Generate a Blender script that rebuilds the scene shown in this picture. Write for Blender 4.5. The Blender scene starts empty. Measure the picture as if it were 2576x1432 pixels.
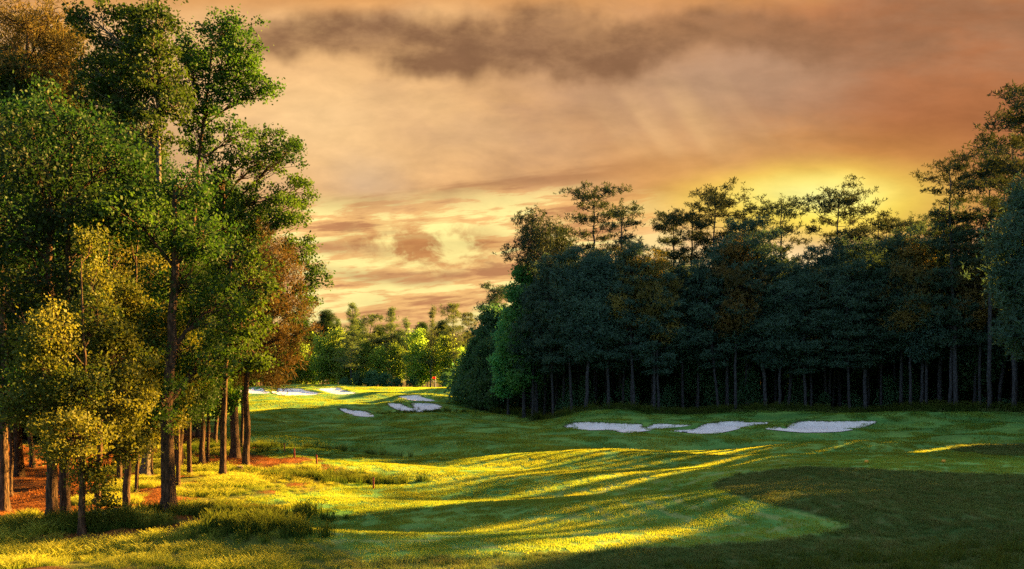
import bpy, math, random
import numpy as np
from mathutils import Vector, Matrix

sc = bpy.context.scene
R = math.radians
# ------------------------------------------------------------------ camera
CAMZ, F, CX, HY = 4.5, 2230.0, 1288.0, 965.0
cam = bpy.data.objects.new('camera', bpy.data.cameras.new('camera'))
sc.collection.objects.link(cam)
cam.location = (0, 0, CAMZ)
cam.rotation_euler = (R(90), 0, 0)
cam.data.sensor_width = 36.0
cam.data.lens = 36.0 * F / 2576.0
cam.data.shift_y = (HY - 716.0) / 2576.0
cam.data.clip_start = 0.1
cam.data.clip_end = 6000
sc.camera = cam

# ------------------------------------------------------------------ exposure, render
EXPO = 3.5
sc.view_settings.view_transform = 'Standard'
sc.view_settings.look = 'None'
sc.view_settings.gamma = 1
sc.view_settings.use_curve_mapping = False
sc.view_settings.exposure = EXPO
sc.render.engine = 'CYCLES'
cy = sc.cycles
cy.max_bounces = 7
cy.diffuse_bounces = 3
cy.glossy_bounces = 2
cy.transmission_bounces = 4
cy.volume_bounces = 0
cy.use_denoising = False
cy.sample_clamp_indirect = 6
cy.use_fast_gi = False

# ------------------------------------------------------------------ sun and sky
SUN_AZ, SUN_EL = R(57), R(16.5)
SKY_STRENGTH = 0.1
sun_dir = Vector((math.sin(SUN_AZ) * math.cos(SUN_EL), math.cos(SUN_AZ) * math.cos(SUN_EL), math.sin(SUN_EL)))
sl = bpy.data.lights.new('sun', 'SUN')
sl.energy = 5.0
sl.angle = R(0.6)
sl.color = (1.0, 0.52, 0.11)
so = bpy.data.objects.new('sun', sl)
so.rotation_euler = sun_dir.to_track_quat('Z', 'Y').to_euler()
so.location = (60, 40, 60)
sc.collection.objects.link(so)


def lin(c):
    return tuple(((v / 255 + 0.055) / 1.055) ** 2.4 if v > 10 else v / 255 / 12.92 for v in c)


class NB:
    """small expression builder for shader nodes"""
    def __init__(self, tree):
        self.t = tree

    def n(self, typ, **kw):
        nd = self.t.nodes.new(typ)
        for k, v in kw.items():
            setattr(nd, k, v)
        return nd

    def put(self, sock, v):
        if isinstance(v, bpy.types.NodeSocket):
            self.t.links.new(v, sock)
        elif v is not None:
            if hasattr(sock.default_value, '__len__') and not hasattr(v, '__len__'):
                v = (v,) * len(sock.default_value)
            if hasattr(v, '__len__') and hasattr(sock.default_value, '__len__') and len(sock.default_value) == 4 and len(v) == 3:
                v = tuple(v) + (1.0,)
            sock.default_value = v

    def m(self, op, a, b=None, c=None, clamp=False):
        nd = self.n('ShaderNodeMath', operation=op, use_clamp=clamp)
        self.put(nd.inputs[0], a)
        if b is not None: self.put(nd.inputs[1], b)
        if c is not None: self.put(nd.inputs[2], c)
        return nd.outputs[0]

    def add(self, a, b): return self.m('ADD', a, b)
    def sub(self, a, b): return self.m('SUBTRACT', a, b)
    def mul(self, a, b): return self.m('MULTIPLY', a, b)

    def ss(self, x, a, b, lo=0.0, hi=1.0):
        nd = self.n('ShaderNodeMapRange', interpolation_type='SMOOTHSTEP')
        if a > b:
            a, b, lo, hi = b, a, hi, lo
        self.put(nd.inputs['Value'], x)
        nd.inputs['From Min'].default_value = a
        nd.inputs['From Max'].default_value = b
        nd.inputs['To Min'].default_value = lo
        nd.inputs['To Max'].default_value = hi
        return nd.outputs['Result']

    def xyz(self, x, y, z=0.0):
        nd = self.n('ShaderNodeCombineXYZ')
        for s, v in zip(nd.inputs, (x, y, z)):
            self.put(s, v)
        return nd.outputs[0]

    def sep(self, v):
        nd = self.n('ShaderNodeSeparateXYZ')
        self.put(nd.inputs[0], v)
        return nd.outputs

    def noise(self, vec, scale, detail=4.0, rough=0.55, dist=0.0):
        nd = self.n('ShaderNodeTexNoise')
        self.put(nd.inputs['Vector'], vec)
        nd.inputs['Scale'].default_value = scale
        nd.inputs['Detail'].default_value = detail
        nd.inputs['Roughness'].default_value = rough
        nd.inputs['Distortion'].default_value = dist
        return nd.outputs[0]

    def mix(self, fac, a, b):
        nd = self.n('ShaderNodeMix', data_type='RGBA')
        self.put(nd.inputs[0], fac)
        self.put(nd.inputs[6], a)
        self.put(nd.inputs[7], b)
        return nd.outputs[2]

    def vmul(self, v, s):
        nd = self.n('ShaderNodeVectorMath', operation='MULTIPLY')
        self.put(nd.inputs[0], v)
        self.put(nd.inputs[1], s)
        return nd.outputs[0]


world = bpy.data.worlds.new('World')
sc.world = world
world.use_nodes = True
wt = world.node_tree
wt.nodes.clear()
b = NB(wt)
GAIN = 1.0 / (2 ** EXPO * SKY_STRENGTH)


def skyc(r, g, bl):
    return tuple(v * GAIN for v in lin((r, g, bl)))


def skyd(px, py):
    a = math.atan((px - CX) / F)
    return a, math.atan((HY - py) / F)


tc = b.n('ShaderNodeTexCoord')
dvec = tc.outputs['Generated']
dx, dy, dz = b.sep(dvec)
az0 = b.m('ARCTAN2', dx, dy)
els = b.m('ARCSINE', dz)
el0 = b.m('ARCTAN2', dz, b.m('MAXIMUM', dy, 0.3))     # angle above the horizon, straight bands stay straight
# slow drift of the cloud edges
wn = b.noise(b.xyz(az0, b.mul(el0, 1.6), 3.1), 4.0, 4.0, 0.55)
wn2 = b.noise(b.xyz(az0, b.mul(el0, 1.6), 7.7), 4.0, 4.0, 0.55)
az = b.add(az0, b.mul(b.sub(wn, 0.5), 0.22))
el = b.add(el0, b.mul(b.sub(wn2, 0.5), 0.07))


azg = b.add(az0, b.mul(b.sub(wn, 0.5), 0.07))
elg = b.add(el0, b.mul(b.sub(wn2, 0.5), 0.05))


def blob(px, py, rx, ry, a=None, e=None, hard=0.0):
    a0, e0 = skyd(px, py)
    a = az if a is None else a
    e = el if e is None else e
    u = b.m('DIVIDE', b.sub(a, a0), rx / F)
    v = b.m('DIVIDE', b.sub(e, e0), ry / F)
    rr = b.m('SQRT', b.add(b.mul(u, u), b.mul(v, v)))
    return b.ss(rr, 1.0, hard)


def elpy(py):
    return math.atan((HY - py) / F)


# body of the cloud deck: cream on the left, copper on the right
col = b.mix(b.ss(az, skyd(900, 0)[0], skyd(2300, 0)[0]), skyc(234, 182, 122), skyc(178, 114, 74))
cloudn = b.noise(b.xyz(b.mul(az0, 1.0), b.mul(el0, 2.6), 0.0), 5.0, 9.0, 0.62, 0.2)
col = b.mix(b.mul(b.ss(cloudn, 0.42, 0.64), 0.5), col, skyc(176, 134, 102))
# pale luminous gap on the left
col = b.mix(b.mul(blob(760, 320, 560, 210), 0.75), col, skyc(248, 204, 144))
col = b.mix(b.mul(blob(860, 440, 190, 70), 0.45), col, skyc(190, 165, 140))
# greyish veil in the middle
col = b.mix(b.mul(blob(1750, 210, 720, 170), 0.85), col, skyc(178, 141, 112))
col = b.mix(b.mul(blob(1240, 360, 420, 90), 0.45), col, skyc(186, 148, 116))
# copper on the right
col = b.mix(b.mul(blob(2450, 350, 560, 220), 0.85), col, skyc(170, 106, 63))
# shafts of light
sa, ca = math.sin(R(38)), math.cos(R(38))
u = b.add(b.mul(az0, ca), b.mul(el0, sa))
v = b.sub(b.mul(el0, ca), b.mul(az0, sa))
shaft = b.noise(b.xyz(b.mul(u, 10.0), b.mul(v, 1.0), 4.5), 1.9, 2.0, 0.5)
shm = b.add(blob(1080, 300, 330, 190), blob(1640, 300, 420, 170))
col = b.mix(b.mul(b.mul(b.ss(shaft, 0.42, 0.75), b.m('MINIMUM', shm, 1.0)), 0.55), col, skyc(240, 192, 132))
# dark band across the top with a ragged lower edge
rag = b.noise(b.xyz(b.mul(az0, 1.0), b.mul(el0, 0.9), 5.5), 6.5, 5.0, 0.55)
e2 = b.add(el, b.mul(b.sub(rag, 0.5), 0.13))
band = b.mul(b.ss(e2, elpy(190), elpy(120)), b.ss(e2, elpy(-10), elpy(60)))
band = b.mul(band, b.mul(b.ss(az0, skyd(470, 0)[0], skyd(720, 0)[0]), b.ss(az0, skyd(2500, 0)[0], skyd(1500, 0)[0], 0.55, 1.0)))
col = b.mix(b.mul(band, b.add(0.58, b.mul(b.ss(b.noise(b.xyz(az0, b.mul(el0, 2.2), 2.2), 9.0, 9.0, 0.64), 0.35, 0.62), 0.38))), col, skyc(134, 96, 68))
col = b.mix(b.mul(b.ss(el, elpy(40), elpy(-40)), 0.8), col, skyc(214, 148, 82))
# long thin band that rises to the right
e3 = b.sub(el0, b.mul(az0, 0.11))
st1 = b.noise(b.xyz(b.mul(az0, 2.2), b.mul(e3, 22.0), 2.0), 2.2, 5.0, 0.6)
thin = b.mul(b.ss(e3, elpy(500), elpy(462)), b.ss(e3, elpy(420), elpy(452)))
thin = b.mul(b.mul(thin, b.ss(st1, 0.35, 0.6)), b.ss(az0, skyd(1950, 0)[0], skyd(1500, 0)[0]))
col = b.mix(b.mul(thin, 0.75), col, skyc(172, 120, 82))
# streaked sky low down on the left and centre
st = b.noise(b.xyz(b.mul(az0, 3.2), b.mul(b.sub(el0, b.mul(az0, 0.08)), 22.0), 0.3), 2.6, 8.0, 0.64, 0.25)
low = b.mul(b.ss(el, elpy(455), elpy(540)), b.ss(az0, skyd(2250, 0)[0], skyd(1350, 0)[0]))
lowc = b.mix(b.ss(st, 0.38, 0.50), skyc(188, 130, 86), skyc(240, 186, 116))
lowc = b.mix(b.ss(st, 0.50, 0.58), lowc, skyc(255, 236, 152))
col = b.mix(b.mul(low, 0.95), col, lowc)
# cumulus lit from inside
cn = b.noise(b.xyz(az0, b.mul(el0, 1.6), 9.0), 17.0, 9.0, 0.62, 0.3)
cum = blob(1040, 610, 250, 95, hard=0.2)
cumc = b.mix(b.ss(cn, 0.42, 0.57), skyc(190, 128, 76), skyc(255, 236, 150))
col = b.mix(b.mul(cum, 0.85), col, cumc)
dk = b.add(blob(1000, 690, 330, 26), blob(820, 625, 150, 30))
col = b.mix(b.mul(b.m('MINIMUM', dk, 1.0), 0.7), col, skyc(178, 122, 84))
# warm mist at the skyline
col = b.mix(b.mul(b.ss(el0, elpy(780), elpy(870)), 0.6), col, skyc(214, 160, 108))
# the glow where the sun stands behind the clouds
col = b.mix(b.mul(blob(2000, 500, 680, 240, azg, elg), 0.9), col, skyc(232, 168, 80))
col = b.mix(blob(2040, 500, 430, 135, azg, elg, hard=0.1), col, skyc(255, 230, 92))
col = b.mix(b.mul(blob(2040, 475, 250, 70, azg, elg), 0.95), col, skyc(255, 246, 150))
col = b.mix(b.mul(blob(2050, 650, 560, 100), 0.85), col, skyc(255, 226, 168))
# away from the sunset the deck opens on to plain evening sky
sky = b.n('ShaderNodeTexSky', sky_type='NISHITA')
sky.sun_disc = False
sky.sun_elevation = SUN_EL
sky.sun_rotation = SUN_AZ
sky.dust_density = 2.0
away = b.m('MAXIMUM', b.ss(els, R(27), R(55)), b.ss(b.m('ABSOLUTE', b.sub(az0, 0.2)), R(52), R(110)))
ncol = b.vmul(sky.outputs[0], 2 ** (1.9 - EXPO))
grey = b.mix(b.ss(cloudn, 0.42, 0.62), ncol, skyc(200, 216, 240))
col = b.mix(b.mul(away, 0.95), col, grey)
fine = b.noise(b.xyz(b.mul(az0, 1.0), b.mul(el0, 2.4), 11.0), 15.0, 8.0, 0.6, 0.2)
fz_ = b.n('ShaderNodeMapRange')
b.put(fz_.inputs['Value'], fine)
for k_, v_ in zip(('From Min', 'From Max', 'To Min', 'To Max'), (0.3, 0.7, 0.94, 1.20)):
    fz_.inputs[k_].default_value = v_
col = b.vmul(col, b.xyz(fz_.outputs[0], fz_.outputs[0], fz_.outputs[0]))
bg = b.n('ShaderNodeBackground')
b.put(bg.inputs[0], col)
bg.inputs[1].default_value = SKY_STRENGTH
wo = b.n('ShaderNodeOutputWorld')
wt.links.new(bg.outputs[0], wo.inputs[0])

# ------------------------------------------------------------------ helpers
COL = sc.collection


def W(px, D):
    """metres right of the camera axis of picture column px at distance D"""
    return (px - CX) / F * D


def Z(py, D):
    return CAMZ - (py - HY) / F * D


def tag(o, label=None, cat=None, group=None, kind=None):
    if label: o['label'] = label
    if cat: o['category'] = cat
    if group: o['group'] = group
    if kind: o['kind'] = kind
    return o


def empty(name, loc, rz=0.0):
    o = bpy.data.objects.new(name, None)
    o.empty_display_size = 0.3
    o.location = loc
    o.rotation_euler = (0, 0, rz)
    COL.objects.link(o)
    return o


def link(name, me, parent=None, mat=None):
    o = bpy.data.objects.new(name, me)
    COL.objects.link(o)
    if parent: o.parent = parent
    if mat and not me.materials: me.materials.append(mat)
    return o


def mesh_np(name, V, Fc, mat=None, smooth=False, attrs=None):
    """mesh from numpy arrays; Fc is (n,3) or (n,4)"""
    me = bpy.data.meshes.new(name)
    V = np.asarray(V, dtype=np.float32)
    Fc = np.asarray(Fc, dtype=np.int32)
    k = Fc.shape[1]
    me.vertices.add(len(V))
    me.vertices.foreach_set('co', V.ravel())
    me.loops.add(Fc.size)
    me.loops.foreach_set('vertex_index', Fc.ravel())
    me.polygons.add(len(Fc))
    me.polygons.foreach_set('loop_start', np.arange(0, Fc.size, k, dtype=np.int32))
    me.update(calc_edges=True)
    if smooth:
        me.polygons.foreach_set('use_smooth', np.ones(len(Fc), dtype=bool))
    for nme, arr in (attrs or {}).items():
        a = me.attributes.new(nme, 'FLOAT', 'POINT')
        a.data.foreach_set('value', np.asarray(arr, dtype=np.float32))
    if mat: me.materials.append(mat)
    return me


class Tubes:
    """collects tapered tubes as quads"""
    def __init__(self):
        self.V, self.F, self.n = [], [], 0

    def tube(self, pts, rad, sides=6, rng=None, rough=0.0, flare=None):
        pts = np.asarray(pts, float)
        rad = np.asarray(rad, float)
        n = len(pts)
        tan = np.gradient(pts, axis=0)
        tan /= np.linalg.norm(tan, axis=1)[:, None] + 1e-9
        ref = np.array([0.0, 1.0, 0.0]) if abs(tan[0][1]) < 0.8 else np.array([1.0, 0, 0])
        u = np.cross(tan, ref)
        u /= np.linalg.norm(u, axis=1)[:, None] + 1e-9
        w = np.cross(tan, u)
        ang = np.linspace(0, 2 * math.pi, sides, endpoint=False)
        rr = np.repeat(rad[:, None], sides, 1)
        if rng is not None and rough:
            rr = rr * (1 + rough * rng.standard_normal((n, sides)))
        if flare is not None:
            rr = rr * flare(ang[None, :], pts[:, 2:3])
        ring = pts[:, None, :] + rr[..., None] * (np.cos(ang)[None, :, None] * u[:, None, :] + np.sin(ang)[None, :, None] * w[:, None, :])
        self.V.append(ring.reshape(-1, 3))
        i, j = np.meshgrid(np.arange(n - 1), np.arange(sides), indexing='ij')
        j2 = (j + 1) % sides
        f = np.stack([i * sides + j, i * sides + j2, (i + 1) * sides + j2, (i + 1) * sides + j], -1).reshape(-1, 4)
        self.F.append(f + self.n)
        self.n += n * sides

    def mesh(self, name, mat):
        return mesh_np(name, np.concatenate(self.V), np.concatenate(self.F), mat, smooth=True)


def sstep(a, bb, x):
    t = np.clip((x - a) / (bb - a), 0, 1)
    return t * t * (3 - 2 * t)


_rs = np.random.RandomState(5)
_perm = _rs.rand(256, 256)


def vnoise(x, y):
    xi, yi = np.floor(x).astype(int), np.floor(y).astype(int)
    fx, fy = x - xi, y - yi
    fx, fy = fx * fx * (3 - 2 * fx), fy * fy * (3 - 2 * fy)
    g = lambda a, c: _perm[a % 256, c % 256]
    return (g(xi, yi) * (1 - fx) + g(xi + 1, yi) * fx) * (1 - fy) + (g(xi, yi + 1) * (1 - fx) + g(xi + 1, yi + 1) * fx) * fy


def fbm(x, y, o=4):
    s, a = 0, 0.5
    for k in range(o):
        s = s + a * (vnoise(x * 2 ** k + 17 * k, y * 2 ** k + 9 * k) - 0.5)
        a *= 0.5
    return s


def gauss(x, y, cx, cy_, rx, ry, rot=0.0):
    c, s = math.cos(rot), math.sin(rot)
    u = (x - cx) * c + (y - cy_) * s
    v = -(x - cx) * s + (y - cy_) * c
    return np.exp(-(u / rx) ** 2 - (v / ry) ** 2)


# ------------------------------------------------------------------ terrain
def h0(x, y):
    x, y = np.asarray(x, float), np.asarray(y, float)
    hill = sstep(96, 182, y) * (1 - 0.9 * sstep(-9, 16, x + (180 - np.clip(y, 100, 180)) * 0.05))
    z = 3.65 * hill - 1.2 * hill * sstep(196, 240, y)
    # rolling fairway
    amp = sstep(16, 30, y) * (1 - sstep(160, 185, y)) * (1 - 0.7 * sstep(8, 20, x) * (1 - sstep(50, 60, y)))
    z = z + 1.3 * amp * (0.13 * np.sin(y * 0.62 + x * 0.10 + 1.7 * np.sin(x * 0.09)) + 0.17 * np.sin(y * 0.27 - x * 0.11 + 0.8)
                   + 0.16 * np.sin(x * 0.33 + y * 0.15 + 2.0 * np.sin(y * 0.08)) + 0.42 * fbm(x * 0.10, y * 0.16, 3))
    z = z + 0.5 * fbm(x * 0.02 + 5, y * 0.02, 2) * sstep(70, 110, y)
    # bank behind the three bunkers on the right
    m = sstep(3, 10, x) * (1 - sstep(44, 54, x))
    z = z + m * (0.95 * sstep(82, 96.5, y) - 0.35 * sstep(98, 106, y))
    z = z + 0.28 * gauss(x, y, W(1860, 97), 96.5, 4.5, 3) + 0.2 * gauss(x, y, W(2060, 96), 93, 2.2, 4) - 0.15 * gauss(x, y, W(1640, 97), 97, 2.5, 3)
    # ground rising to the right
    z = z + 1.25 * gauss(x, y, 52, 86, 17, 12) + 0.35 * gauss(x, y, 30, 58, 9, 3)
    # tee on its mound
    ddx = np.maximum(np.maximum(13.5 - x, x - 60), 0)
    ddy = np.maximum(np.maximum(37.0 - y, y - 45.5), 0)
    back = np.where(y > 45.5, 2.6, 1.0)
    dd = np.sqrt((ddx * 1.6) ** 2 + (ddy * back) ** 2)
    z = z * (1 - 0.8 * (1 - sstep(0, 6, dd))) + 0.9 * (1 - sstep(0, 15, dd))
    z = z + 0.5 * gauss(x, y, 17, 21, 6, 4)
    # lumps and hollows of the rough under the trees on the left
    L = (1 - sstep(-9, -5, x - (y - 22) * -0.05)) * (1 - sstep(55, 70, y))
    z = z + L * (0.5 * fbm(x * 0.35, y * 0.35, 3) + 0.25 * fbm(x * 1.1 + 3, y * 1.1, 2))
    z = z - 0.35 * gauss(x, y, -8.2, 42.5, 3.6, 0.9) - 0.5 * gauss(x, y, -15.0, 61, 7, 2.2, 0.05) - 0.35 * gauss(x, y, -13.5, 30.5, 1.6, 1.0)
    z = z + 0.35 * gauss(x, y, -7.2, 24.2, 2.6, 1.1) + 0.2 * gauss(x, y, -16, 53, 4, 2)
    # mounds that frame the far bunkers, and the ditch below them
    z = z + 0.55 * gauss(x, y, W(1075, 140), 141, 6.5, 5) + 0.5 * gauss(x, y, W(850, 176), 176, 6, 4) + 0.6 * gauss(x, y, W(720, 176), 177, 8, 4) + 0.35 * gauss(x, y, W(890, 124), 125, 6, 4)
    z = z - 0.45 * gauss(x, y, W(1070, 116), 116, 6.5, 1.6, 0.05)
    z = z + 4.0 * sstep(300, 900, y)
    return z


def unproj(px, py):
    D = np.arange(14, 400, 0.05)
    g = Z(py, D) - h0(W(px, D), D)
    k = np.argmax(g < 0) if (g < 0).any() else len(D) - 1
    return W(px, D[k]), D[k]


def smooth_poly(pts, sub=6):
    """closed Catmull-Rom"""
    P = np.asarray(pts, float)
    out = []
    n = len(P)
    for i in range(n):
        p0, p1, p2, p3 = P[i - 1], P[i], P[(i + 1) % n], P[(i + 2) % n]
        for t in np.linspace(0, 1, sub, endpoint=False):
            out.append(0.5 * ((2 * p1) + (-p0 + p2) * t + (2 * p0 - 5 * p1 + 4 * p2 - p3) * t * t + (-p0 + 3 * p1 - 3 * p2 + p3) * t ** 3))
    return np.array(out)


def poly_px(pts, sub=5):
    return np.array([unproj(*p) for p in smooth_poly(pts, sub)])


def sdist(x, y, P):
    """signed distance to a polygon, positive inside"""
    x, y = np.asarray(x, float), np.asarray(y, float)
    shp = x.shape
    x, y = x.ravel(), y.ravel()
    d2 = np.full(x.shape, 1e18)
    ins = np.zeros(x.shape, bool)
    n = len(P)
    for i in range(n):
        ax, ay = P[i]
        bx, by = P[(i + 1) % n]
        ex, ey = bx - ax, by - ay
        wx, wy = x - ax, y - ay
        t = np.clip((wx * ex + wy * ey) / (ex * ex + ey * ey + 1e-12), 0, 1)
        d2 = np.minimum(d2, (wx - ex * t) ** 2 + (wy - ey * t) ** 2)
        c = ((ay > y) != (by > y))
        if c.any():
            xx = ax + (y - ay) * ex / (ey if abs(ey) > 1e-12 else 1e-12)
            ins ^= c & (x < xx)
    d = np.sqrt(d2)
    return np.where(ins, d, -d).reshape(shp)


def box_sd(x, y, P, pad):
    """sdist, only worked out near the polygon"""
    out = np.full(np.shape(x), -pad * 1.0)
    lo, hi = P.min(0) - pad, P.max(0) + pad
    k = (x > lo[0]) & (x < hi[0]) & (y > lo[1]) & (y < hi[1])
    if k.any():
        out[k] = sdist(x[k], y[k], P)
    return out


BUNK = {}
def _a(*p): return [((620 + u * 0.23292) * 0.98208, (960 + v * 0.23292) * 0.98208) for u, v in p]
def _c(*p): return [((1420 + u * 0.33385) * 0.98208, (1040 + v * 0.33385) * 0.98208) for u, v in p]
BUNK_PX = [
    ('left_edge', _a((-60, 160), (20, 148), (110, 146), (190, 144), (240, 155), (275, 180), (300, 198), (300, 208), (230, 213), (110, 212), (-40, 205))),
    ('upper_long', _a((330, 182), (350, 155), (480, 155), (640, 157), (720, 178), (800, 196), (870, 212), (820, 222), (700, 230), (540, 234), (420, 226), (335, 206))),
    ('upper_right', _a((785, 160), (900, 152), (1050, 146), (1110, 160), (1160, 185), (1250, 205), (1150, 218), (1050, 219), (960, 206), (860, 180))),
    ('small_low', _a((1050, 378), (1120, 376), (1250, 398), (1380, 410), (1450, 460), (1380, 466), (1250, 458), (1130, 420))),
    ('mid_upper', _a((1708, 242), (1780, 235), (1940, 228), (1990, 253), (2040, 266), (2120, 288), (2040, 294), (1900, 291), (1790, 272))),
    ('mid_lower', _a((1582, 325), (1650, 316), (1740, 319), (1790, 342), (1850, 370), (1885, 368), (1872, 345), (1845, 316), (1920, 316), (2120, 322), (2210, 365), (2150, 385), (2020, 405), (2000, 415), (1900, 415), (1780, 405), (1680, 380))),
    ('right_long', _c((75, 168), (140, 134), (300, 128), (480, 138), (655, 143), (676, 152), (682, 172), (712, 168), (770, 142), (900, 144), (1050, 152), (980, 166), (780, 187), (620, 208), (520, 207), (430, 190), (230, 190))),
    ('right_middle', _c((880, 193), (980, 188), (1080, 180), (1200, 132), (1430, 121), (1490, 130), (1660, 129), (1620, 145), (1480, 160), (1400, 185), (1260, 213), (1130, 218), (1000, 208))),
    ('right_last', _c((1622, 180), (1700, 164), (1765, 182), (1788, 170), (1785, 156), (1900, 120), (2150, 123), (2420, 119), (2470, 130), (2400, 160), (2250, 195), (2100, 207), (1900, 208), (1740, 195))),
]
for nm, pts in BUNK_PX:
    BUNK[nm] = poly_px(pts, 4)


def carve(x, y):
    c = np.zeros(np.shape(x))
    for P in BUNK.values():
        s = box_sd(x, y, P, 2.0)
        t = np.clip((y - P[:, 1].min()) / (np.ptp(P[:, 1]) + 1e-6), 0, 1)       # flush in front, cut into the bank behind
        c = c - (0.05 + 0.34 * t) * sstep(-0.05, 0.6, s)
        c = c + (0.05 + 0.12 * t) * sstep(-1.6, -0.35, s) * (1 - sstep(-0.3, 0.02, s))
    return c


def hz(x, y):
    x = np.atleast_1d(np.asarray(x, float))
    y = np.atleast_1d(np.asarray(y, float))
    return h0(x, y) + carve(x, y)


def hz1(x, y):
    return float(hz([x], [y])[0])


POLY = {
    'bank': poly_px([(2095, 1178), (1990, 1180), (1880, 1192), (1800, 1213), (1822, 1238), (1950, 1272), (2060, 1300), (2134, 1322), (2070, 1346), (1900, 1366),
                     (1500, 1389), (1100, 1404), (880, 1420), (860, 1440), (1000, 1500), (2000, 1520), (2900, 1500), (3300, 1240), (2750, 1204), (2400, 1192)], 4),
    'tee': poly_px([(2090, 1164), (2180, 1155), (2350, 1154), (2600, 1158), (2800, 1170), (2800, 1192), (2576, 1191), (2300, 1183), (2150, 1175)], 4),
    'patch': poly_px([(2390, 1132), (2440, 1121), (2540, 1116), (2800, 1112), (2900, 1140), (2700, 1146), (2500, 1146)], 4),
    'left': poly_px([(640, 1118), (672, 1150), (760, 1158), (860, 1178), (955, 1194), (930, 1207), (860, 1225), (790, 1237), (690, 1246), (640, 1262), (720, 1282), (640, 1300),
                     (560, 1312), (660, 1330), (740, 1350), (830, 1378), (900, 1410), (930, 1440), (800, 1520), (-300, 1520), (-1400, 1400), (-2400, 1130), (-900, 1055), (300, 1068)], 4),
    'straw': poly_px([(-1500, 1120), (-200, 1100), (120, 1128), (250, 1150), (310, 1190), (270, 1240), (180, 1262), (90, 1288), (0, 1300), (-500, 1340), (-1400, 1300)], 4),
    'straw2': poly_px([(470, 1160), (540, 1146), (610, 1142), (700, 1152), (800, 1160), (700, 1168), (600, 1176), (500, 1176)], 4),
    'green': poly_px([(880, 986), (960, 977), (1060, 974), (1150, 976), (1160, 984), (1080, 990), (980, 992)], 4),
}


def regions(x, y):
    j = 0.35 * fbm(x * 0.9, y * 0.9, 3)
    r = {}
    r['bank'] = sstep(-0.12, 0.12, box_sd(x, y, POLY['bank'], 3) + 0.2 * j)
    r['ring'] = np.clip(-box_sd(x, y, POLY['bank'], 9.0) / 9.0, 0, 1)
    r['tee'] = sstep(-0.12, 0.12, box_sd(x, y, POLY['tee'], 3))
    r['patch'] = sstep(-0.3, 0.3, box_sd(x, y, POLY['patch'], 3) + j)
    r['left'] = sstep(-0.5, 0.5, box_sd(x, y, POLY['left'], 3) + 4 * j)
    j2 = fbm(x * 0.45 + 7, y * 0.45, 4)
    r['straw'] = np.maximum(sstep(-0.8, 0.8, box_sd(x, y, POLY['straw'], 5) + 5 * j2), sstep(-0.6, 0.6, box_sd(x, y, POLY['straw2'], 4) + 2.5 * j2))
    # straw patches in among the grass nearer the trunks
    r['straw'] = np.maximum(r['straw'], sstep(0.0, 0.07, j2) * r['left'] * sstep(-7.5, -10.5, x))
    r['straw'] = np.maximum(r['straw'], sstep(62, 75, y) * (1 - sstep(-33, -30, x + (y - 62) * 0.28)))
    r['green'] = sstep(-0.3, 0.3, box_sd(x, y, POLY['green'], 3))
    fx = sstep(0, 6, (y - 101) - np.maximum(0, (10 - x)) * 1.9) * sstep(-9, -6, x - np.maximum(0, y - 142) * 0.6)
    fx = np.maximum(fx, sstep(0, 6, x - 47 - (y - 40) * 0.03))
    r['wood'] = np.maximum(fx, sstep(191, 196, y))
    return r


def axis(segs):
    out = [segs[0][0]]
    for a, c, d0, d1 in segs:
        p, n = a, 0
        L = c - a
        steps = max(1, int(round(L / ((d0 + d1) / 2))))
        w = np.linspace(d0, d1, steps)
        w = w / w.sum() * L
        out.extend((a + np.cumsum(w)).tolist())
    return np.array(out)


ys = axis([(-400, -40, 40, 10), (-40, 14, 8, 0.5), (14, 20, 0.5, 0.18), (20, 60, 0.18, 0.24), (60, 100, 0.24, 0.34), (100, 190, 0.4, 0.6), (190, 260, 0.8, 4), (260, 3000, 6, 220)])
xs = axis([(-2500, -80, 220, 4), (-80, -30, 2.5, 0.4), (-30, -8, 0.3, 0.2), (-8, 28, 0.2, 0.2), (28, 55, 0.25, 0.5), (55, 100, 1, 4), (100, 2500, 5, 220)])
gx, gy = np.meshgrid(xs, ys)
gz = h0(gx, gy) + carve(gx, gy)
for P_ in BUNK.values():                              # the bed under the sand lies deeper than the sand
    gz = gz - 0.3 * sstep(0.15, 1.0, box_sd(gx, gy, P_, 2.0))
reg = regions(gx, gy)

# ------------------------------------------------------------------ materials


def newmat(name):
    m = bpy.data.materials.new(name)
    m.use_nodes = True
    m.node_tree.nodes.clear()
    return m, NB(m.node_tree)


def out(bb, sh):
    o = bb.n('ShaderNodeOutputMaterial')
    bb.t.links.new(sh, o.inputs[0])


def attr(bb, name):
    a = bb.n('ShaderNodeAttribute', attribute_name=name)
    return a.outputs['Fac']


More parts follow.
